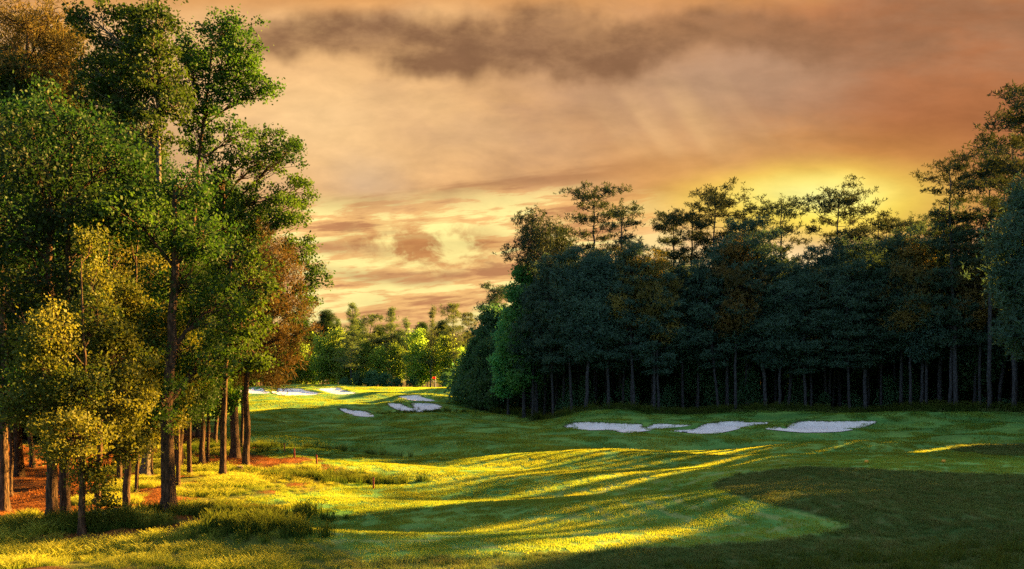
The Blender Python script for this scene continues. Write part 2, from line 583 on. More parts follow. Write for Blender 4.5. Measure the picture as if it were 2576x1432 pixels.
def leafmat(name, c1, c2, trans=0.5, tboost=1.3, warm=(1.0, 1.0, 0.7), gloss=0.015, orand=0.25):
    """leaf: diffuse and translucent, colour varied leaf by leaf and tree by tree"""
    m, bb = newmat(name)
    t = attr(bb, 'tint')
    col = bb.mix(t, c1, c2)
    oi = bb.n('ShaderNodeObjectInfo')
    hs = bb.n('ShaderNodeHueSaturation')
    bb.put(hs.inputs['Hue'], bb.add(0.5 - 0.02, bb.mul(oi.outputs['Random'], 0.04)))
    bb.put(hs.inputs['Value'], bb.add(1 - orand, bb.mul(oi.outputs['Random'], 2 * orand)))
    bb.put(hs.inputs['Color'], col)
    d = bb.n('ShaderNodeBsdfDiffuse')
    bb.put(d.inputs[0], hs.outputs[0])
    tr = bb.n('ShaderNodeBsdfTranslucent')
    bb.put(tr.inputs[0], bb.vmul(hs.outputs[0], tuple(tboost * v for v in warm)))
    mx = bb.n('ShaderNodeMixShader')
    mx.inputs[0].default_value = trans
    bb.t.links.new(d.outputs[0], mx.inputs[1])
    bb.t.links.new(tr.outputs[0], mx.inputs[2])
    g = bb.n('ShaderNodeBsdfGlossy')
    g.inputs['Roughness'].default_value = 0.6
    g.inputs[0].default_value = (0.8, 0.9, 0.8, 1)
    m2 = bb.n('ShaderNodeMixShader')
    m2.inputs[0].default_value = gloss
    bb.t.links.new(mx.outputs[0], m2.inputs[1])
    bb.t.links.new(g.outputs[0], m2.inputs[2])
    out(bb, m2.outputs[0])
    return m


M = {}
M['oak'] = leafmat('oak_leaf', (0.007, 0.036, 0.006), (0.056, 0.108, 0.011))
M['deep'] = leafmat('shaded_leaf', (0.005, 0.022, 0.005), (0.028, 0.062, 0.009))  # darker leaf for the dim left wood; its shade is put in the colour
M['gold'] = leafmat('young_gold_leaf', (0.014, 0.044, 0.006), (0.165, 0.156, 0.018), tboost=1.2)
M['warmlit'] = leafmat('warmlit_needle', (0.035, 0.032, 0.010), (0.12, 0.075, 0.02), trans=0.4)  # pine needles tinted brown to stand in for warm sunlight
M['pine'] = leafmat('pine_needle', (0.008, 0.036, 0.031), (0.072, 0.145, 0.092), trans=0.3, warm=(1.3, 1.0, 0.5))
M['pinetop'] = leafmat('silhouette_needle', (0.010, 0.030, 0.016), (0.040, 0.060, 0.026), trans=0.22, warm=(1.3, 1.0, 0.5))  # needles darkened so the high crowns stand as silhouettes against the light
M['farpine'] = leafmat('far_pine_needle', (0.030, 0.075, 0.038), (0.085, 0.135, 0.045), trans=0.45, warm=(1.3, 1.0, 0.5))  # paler than the near pine needle
M['backlit'] = leafmat('backlit_needle', (0.03, 0.045, 0.016), (0.25, 0.175, 0.04), trans=0.4, warm=(1.05, 1.0, 0.5))  # orange of sunlight from behind put into the needle colour
M['bright'] = leafmat('bright_green_leaf', (0.028, 0.15, 0.05), (0.12, 0.36, 0.10))  # bright green leaf, raised further in place of sun on the tree
M['spring'] = leafmat('spring_leaf', (0.09, 0.19, 0.035), (0.215, 0.31, 0.05), trans=0.7, tboost=1.6, orand=0.15)  # yellow-green leaf, colour and translucency boosted to put in a glow from behind
M['bush'] = leafmat('bush_leaf', (0.030, 0.10, 0.05), (0.07, 0.16, 0.06))


def barkmat(name, c1, c2):
    m, bb = newmat(name)
    tcn = bb.n('ShaderNodeTexCoord')
    o_ = tcn.outputs['Object']
    x, y, z = bb.sep(o_)
    n1 = bb.noise(bb.xyz(bb.mul(x, 6.0), bb.mul(y, 6.0), bb.mul(z, 1.2)), 2.6, 5.0, 0.65)
    vor = bb.n('ShaderNodeTexVoronoi')
    bb.put(vor.inputs['Vector'], bb.xyz(bb.mul(x, 9.0), bb.mul(y, 9.0), bb.mul(z, 2.2)))
    vor.inputs['Scale'].default_value = 1.4
    f = bb.m('MULTIPLY', bb.ss(n1, 0.35, 0.65), bb.ss(vor.outputs['Distance'], 0.05, 0.5))
    col = bb.mix(f, c1, c2)
    p = bb.n('ShaderNodeBsdfPrincipled')
    bb.put(p.inputs['Base Color'], col)
    p.inputs['Roughness'].default_value = 0.9
    p.inputs['Specular IOR Level'].default_value = 0.15
    bp = bb.n('ShaderNodeBump')
    bp.inputs['Strength'].default_value = 0.8
    bp.inputs['Distance'].default_value = 0.04
    bb.put(bp.inputs['Height'], f)
    bb.t.links.new(bp.outputs[0], p.inputs['Normal'])
    out(bb, p.outputs[0])
    return m


M['bark'] = barkmat('brown_bark', (0.024, 0.016, 0.011), (0.115, 0.068, 0.04))
M['pinebark'] = barkmat('grey_pine_bark', (0.018, 0.020, 0.024), (0.085, 0.09, 0.10))
M['palebark'] = barkmat('pale_bark', (0.06, 0.05, 0.045), (0.19, 0.165, 0.145))

# turf colour as a function of the place: shared by soil and blades


def turf_colour(bb, c_lo, c_hi, c_dry):
    gm = bb.n('ShaderNodeNewGeometry')
    x, y, z = bb.sep(gm.outputs['Position'])
    n1 = bb.noise(bb.xyz(x, y, 0.0), 0.22, 4.0, 0.6)
    n2 = bb.noise(bb.xyz(x, y, 5.0), 2.5, 5.0, 0.65)
    n3 = bb.noise(bb.xyz(bb.mul(x, 0.25), y, 9.0), 0.9, 3.0, 0.55)
    col = bb.mix(bb.ss(n1, 0.35, 0.65), c_lo, c_hi)
    col = bb.mix(bb.mul(bb.ss(n2, 0.46, 0.74), 0.38), col, c_dry)
    col = bb.mix(bb.mul(bb.ss(n3, 0.5, 0.7), 0.35), col, c_lo)
    return col, (x, y, n2)


def mow(bb, x, y, col):
    """faint mowing lanes"""
    w = bb.noise(bb.xyz(x, y, 2.0), 0.08, 2.0, 0.5)
    s = bb.m('SINE', bb.add(bb.mul(bb.add(y, bb.mul(x, -0.22)), 1.15), bb.mul(w, 9.0)))
    f = bb.ss(s, -0.25, 0.25)
    return bb.mix(bb.mul(f, 0.5), col, bb.vmul(col, (1.5, 1.45, 1.5)))


FW = ((0.062, 0.192, 0.042), (0.128, 0.262, 0.050), (0.19, 0.265, 0.072))
RG = ((0.034, 0.092, 0.020), (0.070, 0.130, 0.030), (0.26, 0.20, 0.09))

gm_, bb = newmat('turf_ground')
cf, (x_, y_, n2_) = turf_colour(bb, *FW)
cf = mow(bb, x_, y_, cf)
cr, _ = turf_colour(bb, *RG)
cl, _ = turf_colour(bb, (0.05, 0.08, 0.014), (0.12, 0.13, 0.02), (0.2, 0.16, 0.05))
ns = bb.noise(bb.xyz(x_, y_, 1.0), 5.0, 6.0, 0.75)
cs = bb.mix(bb.ss(ns, 0.35, 0.68), (0.085, 0.030, 0.010), (0.30, 0.115, 0.030))
rd = attr(bb, 'ring')
rings = bb.mul(bb.ss(bb.m('SINE', bb.add(bb.mul(rd, 62.0), bb.mul(n2_, 2.0))), 0.0, 0.8), bb.mul(bb.ss(rd, 0.98, 0.45), bb.ss(rd, 0.0, 0.03)))
cf = bb.mix(bb.mul(rings, 0.55), cf, (0.27, 0.30, 0.10))
cg = bb.vmul(cf, (1.25, 1.3, 1.25))
ns2 = bb.noise(bb.xyz(x_, y_, 6.0), 1.1, 5.0, 0.65)
cs = bb.mix(bb.mul(bb.ss(ns2, 0.45, 0.65), 0.75), cs, (0.085, 0.055, 0.022))
c = bb.mix(attr(bb, 'left'), cf, cl)
c = bb.mix(attr(bb, 'bank'), c, cr)
c = bb.mix(attr(bb, 'patch'), c, cr)
c = bb.mix(attr(bb, 'tee'), c, bb.vmul(cf, (1.2, 1.35, 1.2)))
c = bb.mix(attr(bb, 'green'), c, cg)
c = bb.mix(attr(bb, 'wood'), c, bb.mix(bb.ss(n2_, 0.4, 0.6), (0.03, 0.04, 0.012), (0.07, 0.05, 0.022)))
c = bb.mix(attr(bb, 'straw'), c, cs)
p = bb.n('ShaderNodeBsdfPrincipled')
bb.put(p.inputs['Base Color'], c)
p.inputs['Roughness'].default_value = 0.9
p.inputs['Specular IOR Level'].default_value = 0.1
nb = bb.noise(bb.xyz(x_, y_, 4.0), 14.0, 4.0, 0.7)
bp = bb.n('ShaderNodeBump')
bp.inputs['Strength'].default_value = 0.9
bp.inputs['Distance'].default_value = 0.06
bb.put(bp.inputs['Height'], nb)
bb.t.links.new(bp.outputs[0], p.inputs['Normal'])
out(bb, p.outputs[0])
M['ground'] = gm_


def blademat(name, cols, tip=(0.2, 0.18, 0.04), tipf=0.4, trans=0.5, lite=False, tb=1.3, warm=(1.15, 1.0, 0.5)):
    m, bb = newmat(name)
    col, (x, y, n2) = turf_colour(bb, *cols)
    if lite:
        a = bb.n('ShaderNodeAttribute', attribute_name='lite', attribute_type='INSTANCER')
        col = bb.mix(a.outputs['Fac'], bb.vmul(col, 0.75), bb.vmul(col, (1.55, 1.45, 1.6)))
    t = attr(bb, 'tint')
    col = bb.mix(bb.mul(bb.m('POWER', t, 1.5), tipf), col, tip)
    d = bb.n('ShaderNodeBsdfDiffuse')
    bb.put(d.inputs[0], col)
    tr = bb.n('ShaderNodeBsdfTranslucent')
    bb.put(tr.inputs[0], bb.vmul(col, tuple(tb * w for w in warm)))
    mx = bb.n('ShaderNodeMixShader')
    mx.inputs[0].default_value = trans
    bb.t.links.new(d.outputs[0], mx.inputs[1])
    bb.t.links.new(tr.outputs[0], mx.inputs[2])
    out(bb, mx.outputs[0])
    return m


M['fairway'] = blademat('fairway_blade', FW, tip=(0.18, 0.230, 0.036), lite=True, trans=0.55, tb=1.55, warm=(1.6, 0.97, 0.28))
M['rough'] = blademat('rough_blade', RG, tip=(0.24, 0.26, 0.10), tipf=0.5, trans=0.35)
M['fescue'] = blademat('fescue_blade', ((0.09, 0.18, 0.022), (0.23, 0.28, 0.036), (0.31, 0.31, 0.07)), tip=(0.40, 0.42, 0.08), tipf=0.7, trans=0.45)
M['reed'] = blademat('reed_blade', ((0.022, 0.07, 0.014), (0.05, 0.10, 0.02), (0.10, 0.12, 0.03)), tip=(0.14, 0.15, 0.03), tipf=0.5, trans=0.45)
M['strawb'] = blademat('straw_needle', ((0.10, 0.035, 0.012), (0.26, 0.095, 0.025), (0.34, 0.15, 0.05)), tip=(0.36, 0.16, 0.05), tipf=0.5, trans=0.2)

sm, bb = newmat('bunker_sand')
gmn = bb.n('ShaderNodeNewGeometry')
x, y, z = bb.sep(gmn.outputs['Position'])
n1 = bb.noise(bb.xyz(x, y, 0.0), 0.8, 5.0, 0.6)
n2 = bb.noise(bb.xyz(bb.mul(x, 1.0), bb.mul(y, 1.0), 3.0), 6.0, 4.0, 0.6)
col = bb.mix(bb.ss(n1, 0.35, 0.7), (0.80, 0.785, 0.765), (0.68, 0.665, 0.65))
p = bb.n('ShaderNodeBsdfPrincipled')
bb.put(p.inputs['Base Color'], col)
p.inputs['Roughness'].default_value = 0.95
p.inputs['Specular IOR Level'].default_value = 0.1
wv = bb.n('ShaderNodeTexWave')
bb.put(wv.inputs['Vector'], bb.xyz(x, y, 0.0))
wv.inputs['Scale'].default_value = 0.55
wv.inputs['Distortion'].default_value = 5.0
wv.inputs['Detail'].default_value = 2.0
bp = bb.n('ShaderNodeBump')
bp.inputs['Strength'].default_value = 0.7
bp.inputs['Distance'].default_value = 0.12
bb.put(bp.inputs['Height'], bb.add(bb.mul(wv.outputs['Fac'], 0.5), n2))
bb.t.links.new(bp.outputs[0], p.inputs['Normal'])
out(bb, p.outputs[0])
M['sand'] = sm


def plain(name, c, rough=0.6):
    m, bb = newmat(name)
    gmn = bb.n('ShaderNodeTexCoord')
    nn = bb.noise(gmn.outputs['Object'], 9.0, 4.0, 0.6)
    p = bb.n('ShaderNodeBsdfPrincipled')
    bb.put(p.inputs['Base Color'], bb.mix(nn, tuple(v * 0.75 for v in c), c))
    p.inputs['Roughness'].default_value = rough
    out(bb, p.outputs[0])
    return m


M['red'] = plain('red_paint', (0.36, 0.035, 0.02))
M['redcloth'] = plain('red_cloth', (0.75, 0.02, 0.02), 0.8)
M['white'] = plain('white_paint', (0.8, 0.8, 0.78))
M['yellow'] = plain('yellow_paint', (0.8, 0.36, 0.03))
M['black'] = plain('black_plastic', (0.03, 0.03, 0.03))
M['wood'] = plain('grey_wood', (0.28, 0.25, 0.22), 0.8)

# ------------------------------------------------------------------ ground pieces
ny, nx = gx.shape
idx = np.arange(nx * ny).reshape(ny, nx)
quads = np.stack([idx[:-1, :-1], idx[:-1, 1:], idx[1:, 1:], idx[1:, :-1]], -1).reshape(-1, 4)
Vall = np.stack([gx, gy, gz], -1).reshape(-1, 3)
dzy, dzx = np.gradient(gz, ys, xs)
Nall = np.stack([-dzx, -dzy, np.ones_like(gz)], -1).reshape(-1, 3)
Nall /= np.linalg.norm(Nall, axis=1)[:, None]
fc = {k: v.ravel()[quads].mean(1) for k, v in reg.items()}
qy, qx = gy.ravel()[quads].mean(1), gx.ravel()[quads].mean(1)
cls = np.zeros(len(quads), int)                       # 0 fairway
cls[(qy > 260) | (np.abs(qx) > 90) | (qy < 10)] = 1   # far ground
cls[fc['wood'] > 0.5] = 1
cls[fc['left'] > 0.5] = 2
cls[fc['bank'] > 0.5] = 3
cls[fc['patch'] > 0.5] = 3
cls[fc['tee'] > 0.5] = 4
cls[fc['green'] > 0.5] = 5
cls[(fc['straw'] > 0.5)] = 6
GN = {0: 'fairway', 1: 'ground', 2: 'rough_ground', 3: 'rough_bank', 4: 'tee_box', 5: 'putting_green', 6: 'pine_straw_floor'}
for k, nm in GN.items():
    q = quads[cls == k]
    if not len(q): continue
    used = np.unique(q)
    remap = np.full(len(Vall), -1)
    remap[used] = np.arange(len(used))
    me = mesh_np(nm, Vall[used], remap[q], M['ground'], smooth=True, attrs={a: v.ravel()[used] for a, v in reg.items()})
    me.normals_split_custom_set_from_vertices(Nall[used])
    tag(link(nm, me), kind='structure')

# ------------------------------------------------------------------ sand bunkers
BLAB = {
    'left_edge': 'white sand bunker at the left end of the far row, beside the lone trunk',
    'upper_long': 'long white sand bunker on the far hill, middle of the upper three',
    'upper_right': 'white sand bunker on the far hill, left of the putting green',
    'small_low': 'small thin sand bunker low on the far slope, by itself',
    'mid_upper': 'narrow sand bunker above the notched one, below the red flag',
    'mid_lower': 'notched sand bunker with a grass tongue, below the putting green',
    'right_long': 'long shaded sand bunker before the right wood, leftmost of three',
    'right_middle': 'shaded sand bunker with the rake, middle of three before the right wood',
    'right_last': 'shaded sand bunker before the right wood, rightmost of three',
}
for nm, P in BUNK.items():
    lo, hi = P.min(0), P.max(0)
    st_ = 0.22
    ax = np.arange(lo[0] - 0.5, hi[0] + 0.5, st_)
    ay = np.arange(lo[1] - 0.5, hi[1] + 0.5, st_)
    X, Y = np.meshgrid(ax, ay)
    S = sdist(X, Y, P)
    # pull border vertices on to the outline so that the lip is clean
    gyy, gxx = np.gradient(S, st_)
    near = np.abs(S) < st_ * 0.8
    g2 = gxx ** 2 + gyy ** 2 + 1e-6
    X2 = np.where(near & (S < 0.0), X - S * gxx / g2, X)
    Y2 = np.where(near & (S < 0.0), Y - S * gyy / g2, Y)
    lipz = 0.03 + 0.05 * fbm(X * 0.8, Y * 0.8, 3)
    ZZ = h0(X2, Y2) + carve(X2, Y2) + lipz + 0.02
    ii = np.arange(X.size).reshape(X.shape)
    qd = np.stack([ii[:-1, :-1], ii[:-1, 1:], ii[1:, 1:], ii[1:, :-1]], -1).reshape(-1, 4)
    ok = (S.ravel()[qd] > -st_ * 0.8).all(1)
    qd = qd[ok]
    used = np.unique(qd)
    remap = np.full(X.size, -1)
    remap[used] = np.arange(len(used))
    V = np.stack([X2, Y2, ZZ], -1).reshape(-1, 3)[used]
    o = link('sand_bunker', mesh_np('sand_bunker', V, remap[qd], M['sand'], smooth=True))
    tag(o, BLAB[nm], 'bunker', 'sand bunkers')

# ------------------------------------------------------------------ leaves and trees


def leaf_quads(c, a, bvec, L, Wd):
    """diamond leaves round centres c: axis a, side b"""
    n = len(c)
    L = np.broadcast_to(L, n)[:, None] * 0.5
    Wd = np.broadcast_to(Wd, n)[:, None] * 0.5
    V = np.stack([c - a * L, c + bvec * Wd + a * L * 0.15, c + a * L, c - bvec * Wd + a * L * 0.15], 1).reshape(-1, 3)
    Fq = np.arange(4 * n).reshape(n, 4)
    return V, Fq


def unit(v):
    return v / (np.linalg.norm(v, axis=1)[:, None] + 1e-9)


class Crown:
    def __init__(self, rng):
        self.rng, self.V, self.F, self.T, self.n = rng, [], [], [], 0
        self.base = 0.5

    def leaves(self, cent, per, sig, L, Wd, hang=0.3):
        """broad leaves scattered round cluster centres"""
        r = self.rng
        k = len(cent)
        if not k: return
        c = np.repeat(cent, per, 0)
        n = len(c)
        c = c + r.standard_normal((n, 3)) * np.asarray(sig)
        a = unit(r.standard_normal((n, 3)) - np.array([0, 0, hang]))
        b_ = unit(np.cross(a, r.standard_normal((n, 3))))
        s = r.uniform(0.65, 1.35, n)
        V, Fq = leaf_quads(c, a, b_, L * s, Wd * s)
        tint = np.clip(0.42 * self.base + np.repeat(r.rand(k), per) * 0.30 + r.rand(n) * 0.34 - 0.03, 0, 1)
        self._put(V, Fq, np.repeat(tint, 4))

    def needles(self, cent, per, sig, L, Wd, up=0.5):
        """bundles of needles bristling out of cluster centres"""
        r = self.rng
        k = len(cent)
        if not k: return
        nb = max(1, per // 7)
        tuft = np.repeat(cent, nb, 0) + r.standard_normal((k * nb, 3)) * np.asarray(sig)
        c = np.repeat(tuft, 7, 0)
        n = len(c)
        a = unit(r.standard_normal((n, 3)) + np.array([0, 0, up]))
        b_ = unit(np.cross(a, r.standard_normal((n, 3))))
        s = r.uniform(0.7, 1.3, n)
        V, Fq = leaf_quads(c + a * (L * s * 0.45)[:, None], a, b_, L * s, Wd)
        tint = np.clip(0.45 * self.base + np.repeat(r.rand(k), nb * 7) * 0.32 + r.rand(n) * 0.28 - 0.02, 0, 1)
        self._put(V, Fq, np.repeat(tint, 4))

    def _put(self, V, Fq, T):
        self.V.append(V); self.F.append(Fq + self.n); self.T.append(T); self.n += len(V)

    def mesh(self, name, mat):
        return mesh_np(name, np.concatenate(self.V), np.concatenate(self.F), mat, attrs={'tint': np.concatenate(self.T)})


def curve(p0, p1, n, sag, rng, wob):
    t = np.linspace(0, 1, n)[:, None]
    P = p0 * (1 - t) + p1 * t
    P[:, 2] += (sag * 4 * t * (1 - t))[:, 0]
    P[1:-1] += rng.standard_normal((n - 2, 3)) * wob
    return P


def resample(pts, n):
    pts = np.asarray(pts, float)
    t = np.linspace(0, 1, len(pts))
    s = np.linspace(0, 1, n)
    # smooth by quadratic-ish blending
    o_ = np.stack([np.interp(s, t, pts[:, i]) for i in range(pts.shape[1])], 1)
    for _ in range(2):
        o_[1:-1] = 0.25 * o_[:-2] + 0.5 * o_[1:-1] + 0.25 * o_[2:]
    return o_


def make_trunk(path, r0, r1, rng, mat, sides=10, n=16, flare=0.6):
    P = resample(path, n)
    P[2:-1, :2] += rng.standard_normal((n - 3, 2)) * r0 * 0.22
    t = np.linspace(0, 1, n)
    rad = r0 * (1 - t) + r1 * t
    ph = rng.rand() * 6
    z0 = P[0, 2]

    def fl(ang, z):
        hgt = np.clip(1 - (z - z0) / (r0 * 4.0), 0, 1)
        return 1 + flare * hgt ** 2 * (1 + 0.35 * np.sin(5 * ang + ph)) + 0.05 * np.sin(3 * ang + ph)
    # extra rings near the ground for the root flare
    low = P[0] + (P[1] - P[0]) * np.linspace(0, 1, 6, endpoint=False)[:, None]
    lr = np.full(6, r0)
    P2 = np.vstack([P[0] - np.array([[0, 0, r0 * 1.2]]), low, P[1:]])
    R2 = np.concatenate([[r0], lr, rad[1:]])
    tb = Tubes()
    tb.tube(P2, R2, sides, rng, 0.035, fl)
    return tb.mesh('trunk', mat), P, rad


def lobed_tree(seed, path, r0, r1, lobes, style, leafmat_, barkmat_, per=60, L=0.16, Wd=0.10, sig=0.4, dens=1.0, first=0.3, hollow=0.5, twig=0.025):
    """trunk along path (local), limbs into each lobe (cx,cy,cz,rx,ry,rz), twigs to leaf clusters"""
    rng = np.random.RandomState(seed)
    tm, P, rad = make_trunk(path, r0, r1, rng, barkmat_)
    br = Tubes()
    cr = Crown(rng)
    zt = P[:, 2]
    H = zt[-1] - zt[0]
    for lb in lobes:
        cx_, cy_, cz_, rx, ry, rz = lb[:6]
        lc = np.array([cx_, cy_, cz_])
        hd = math.hypot(cx_ - np.interp(cz_, zt, P[:, 0]), cy_ - np.interp(cz_, zt, P[:, 1]))
        za = min(max(zt[0] + first * H, cz_ - 0.75 * hd - 0.4 * rz), zt[-1])
        pa = np.array([np.interp(za, zt, P[:, 0]), np.interp(za, zt, P[:, 1]), za])
        ra = np.interp(za, zt, rad) * 0.55
        lim = curve(pa, lc, 7, 0.06 * hd, rng, 0.06 * (0.3 + hd * 0.15))
        br.tube(lim, np.linspace(ra, max(0.02, ra * 0.3), 7), 6)
        vol = rx * ry * rz
        n = max(5, int(dens * 9 * vol ** 0.67))
        d = unit(rng.standard_normal((n, 3)))
        rr = hollow + (1 - hollow) * rng.rand(n) ** 0.6
        rr *= 1 + 0.16 * rng.standard_normal(n)
        cr.base = rng.rand()
        cen = lc + d * rr[:, None] * np.array([rx, ry, rz])
        for c_ in cen:
            k = min(6, max(1, int(rng.randint(2, 7))))
            s = lim[k]
            br.tube(curve(s, c_, 4, 0.05 * rng.rand(), rng, 0.05), np.linspace(twig, twig * 0.35, 4), 3)
        if style == 'needle':
            cr.needles(cen, per, np.array([sig, sig, sig * 0.7]), L, Wd)
        else:
            cr.leaves(cen, per, np.array([sig, sig, sig * 0.75]), L, Wd)
    return tm, br.mesh('branches', barkmat_), cr.mesh('crown', leafmat_)


def place(meshes, name, loc, rz, label, cat='tree', group=None, scale=1.0):
    e = empty(name, loc, rz)
    e.scale = (scale,) * 3 if not hasattr(scale, '__len__') else scale
    tag(e, label, cat, group)
    for nm, me in zip(('trunk', 'branches', 'crown'), meshes):
        if me is not None:
            link(nm, me, e)
    return e


# ---- the trees on the left, one by one
def hero(seed, base, D, path_px, lobes_px, r0, r1, style, lm, bm, label, group=None, name='oak_tree', dy=0.55, **kw):
    """base = picture column; path and lobes are (px, py[, rx, ry]) at distance D, lobe depth taken from its width"""
    bx = W(base, D)
    bz = hz1(bx, D) - 0.05
    path = [(0, 0, 0)] + [(W(a, D) - bx, 0.0, Z(c_, D) - bz) for a, c_ in path_px]
    rng = np.random.RandomState(seed + 1000)
    lobes = []
    for lb in lobes_px:
        a, c_, rx, ry = lb[:4]
        off = lb[4] if len(lb) > 4 else rng.uniform(-1, 1) * 1.5
        k = D / F
        lobes.append((W(a, D) - bx, off, Z(c_, D) - bz, rx * k, max(rx, 60) * k * 0.9, ry * k))
    ms = lobed_tree(seed, path, r0, r1, lobes, style, lm, bm, **kw)
    return place(ms, name, (bx, D, bz), 0, label, group=group)


LG = 'trees at the edge of the left wood'
K = dict(per=52, L=0.155, Wd=0.10, sig=0.20, dens=2.5)
hero(11, 445, 44.6, [(455, 1000), (480, 700), (500, 380), (535, 110)],
     [(555, 75, 75, 60), (610, 130, 70, 50), (570, 170, 90, 60), (490, 190, 50, 80), (640, 215, 70, 28), (545, 265, 75, 50), (500, 330, 55, 60), (590, 330, 40, 35), (470, 110, 40, 50)],
     0.20, 0.04, 'leaf', M['oak'], M['bark'], 'tall slender green tree whose separate top stands highest against the sky', LG, name='broadleaf_tree', **K)
hero(12, 366, 40, [(375, 1000), (395, 600), (398, 280), (402, -40)],
     [(400, -40, 90, 60), (330, 50, 90, 60), (410, 80, 60, 60), (290, 130, 70, 60), (380, 190, 80, 60), (300, 240, 90, 60), (430, 260, 40, 50), (350, 330, 100, 60), (240, 60, 60, 50), (400, 140, 50, 60), (260, 190, 70, 50), (330, 150, 60, 50), (420, 190, 40, 50), (370, 270, 60, 50)],
     0.22, 0.05, 'leaf', M['oak'], M['palebark'], 'tall green tree with a pale stem, its top cut by the picture edge', LG, name='broadleaf_tree', **K)
hero(13, 592, 52, [(588, 950), (570, 760), (562, 560), (560, 420)],
     [(690, 355, 65, 28), (735, 400, 40, 36), (660, 415, 60, 38), (735, 475, 45, 45), (650, 500, 70, 45), (560, 440, 60, 60), (750, 545, 38, 40), (690, 570, 70, 45),
      (600, 560, 70, 55), (740, 630, 50, 40), (800, 690, 28, 30), (770, 740, 34, 36), (640, 660, 80, 60), (560, 660, 70, 70), (765, 820, 34, 50), (740, 900, 40, 50), (580, 780, 80, 70), (660, 760, 70, 60)],
     0.27, 0.06, 'leaf', M['oak'], M['bark'], 'broad green tree with wide open limbs reaching out over the fairway', LG, name='broadleaf_tree', **K)
hero(14, 618, 44, [(622, 955), (640, 760), (655, 600)],
     [(690, 630, 55, 40), (655, 700, 60, 45), (735, 690, 45, 40), (700, 770, 60, 45), (740, 840, 40, 40), (660, 860, 50, 40), (700, 910, 60, 32), (620, 935, 60, 26), (690, 955, 45, 18), (750, 780, 30, 30)],
     0.17, 0.05, 'needle', M['warmlit'], M['bark'], 'sun-tinted brown pine behind the green tree, bare trunk nearest the fairway', LG, name='pine_tree', per=84, L=0.34, Wd=0.035, sig=0.34, dens=1.5, first=0.5)
hero(15, 425, 28.7, [(421, 1100), (428, 900), (440, 650), (440, 480)],
     [(450, 470, 90, 70), (360, 560, 110, 80), (500, 590, 90, 80), (440, 700, 100, 90), (520, 760, 80, 90), (500, 900, 70, 80), (430, 860, 80, 90), (450, 1000, 60, 60), (390, 1000, 60, 60)],
     0.24, 0.07, 'leaf', M['oak'], M['bark'], 'big tree with the thickest dark trunk, standing in yellow grass', LG, per=60, L=0.12, Wd=0.078, sig=0.18, dens=2.9)
hero(16, 560, 39.4, [(564, 1080), (568, 950), (574, 800), (580, 650)],
     [(560, 640, 80, 60), (620, 700, 70, 60), (540, 760, 80, 70), (610, 800, 70, 70), (560, 870, 80, 60), (640, 880, 45, 50), (520, 930, 70, 45)],
     0.16, 0.05, 'leaf', M['oak'], M['bark'], 'oak on a thin trunk leaning right, crown hanging low over grass', LG, **K)
hero(17, 508, 45.6, [(508, 1050), (505, 900), (500, 760)],
     [(480, 980, 60, 50), (530, 1010, 40, 40), (450, 1020, 50, 50), (500, 900, 70, 60), (560, 990, 40, 30)],
     0.15, 0.05, 'leaf', M['oak'], M['bark'], 'small-crowned oak behind the leaning tree, one of two close trunks', LG, **K)
# golden young trees in front
G = dict(per=85, L=0.085, Wd=0.060, sig=0.165, dens=6.0, twig=0.014, first=0.22, hollow=0.35)
hero(21, 205, 24.7, [(208, 1150), (215, 900), (205, 640)],
     [(205, 610, 22, 45), (200, 700, 45, 60), (220, 800, 75, 70), (170, 830, 65, 70), (250, 900, 90, 80), (150, 930, 70, 80), (290, 1000, 90, 70), (170, 1040, 80, 70), (230, 1090, 90, 70), (300, 1120, 60, 60), (130, 1140, 40, 40), (230, 1200, 60, 40), (250, 1280, 26, 18), (100, 1000, 50, 70), (110, 880, 45, 60), (215, 850, 60, 60), (215, 980, 70, 60)],
     0.10, 0.012, 'leaf', M['gold'], M['bark'], 'golden young tree with the crooked trunk nearest the camera', LG, name='young_tree', **G)
hero(22, 318, 31, [(322, 1100), (335, 800), (348, 545)],
     [(348, 585, 24, 45), (345, 670, 50, 60), (330, 770, 75, 70), (395, 800, 60, 70), (350, 880, 90, 80), (430, 900, 55, 70), (390, 980, 80, 70), (320, 1010, 80, 70), (430, 1040, 50, 50), (370, 1090, 70, 50), (455, 820, 45, 60), (470, 960, 45, 60), (310, 900, 70, 70), (400, 860, 60, 60)],
     0.14, 0.02, 'leaf', M['gold'], M['bark'], 'golden young tree with the tallest pointed top, lit on its right', LG, name='young_tree', **G)
hero(23, 245, 33, [(252, 1100), (265, 850), (275, 590)],
     [(277, 620, 18, 40), (275, 710, 36, 60), (262, 800, 60, 60), (285, 900, 60, 70), (240, 1000, 60, 60)],
     0.12, 0.02, 'leaf', M['gold'], M['bark'], 'golden young tree with the narrow middle top of the three', LG, name='young_tree', **G)
# dark trees at the far left
DK = dict(per=90, L=0.13, Wd=0.085, sig=0.34, dens=1.5)
hero(31, 130, 27.5, [(132, 1100), (128, 700), (120, 400)],
     [(130, 420, 130, 90), (60, 560, 120, 100), (190, 520, 100, 90), (110, 700, 130, 100), (40, 820, 90, 110), (110, 900, 90, 90), (60, 1000, 80, 70), (-60, 700, 100, 120)],
     0.18, 0.06, 'leaf', M['deep'], M['bark'], 'dark leafy tree with straight trunk, left of the crooked golden tree', LG, name='broadleaf_tree', per=90, L=0.12, Wd=0.08, sig=0.30, dens=1.5)
hero(32, 165, 28, [(162, 1100), (168, 700), (180, 360)],
     [(200, 330, 110, 70), (260, 420, 110, 80), (160, 300, 90, 70), (310, 520, 90, 80), (220, 600, 90, 80)],
     0.16, 0.05, 'leaf', M['deep'], M['bark'], 'dark leafy tree, right-hand trunk of the close pair at far left', LG, name='broadleaf_tree', per=90, L=0.12, Wd=0.08, sig=0.30, dens=1.5)
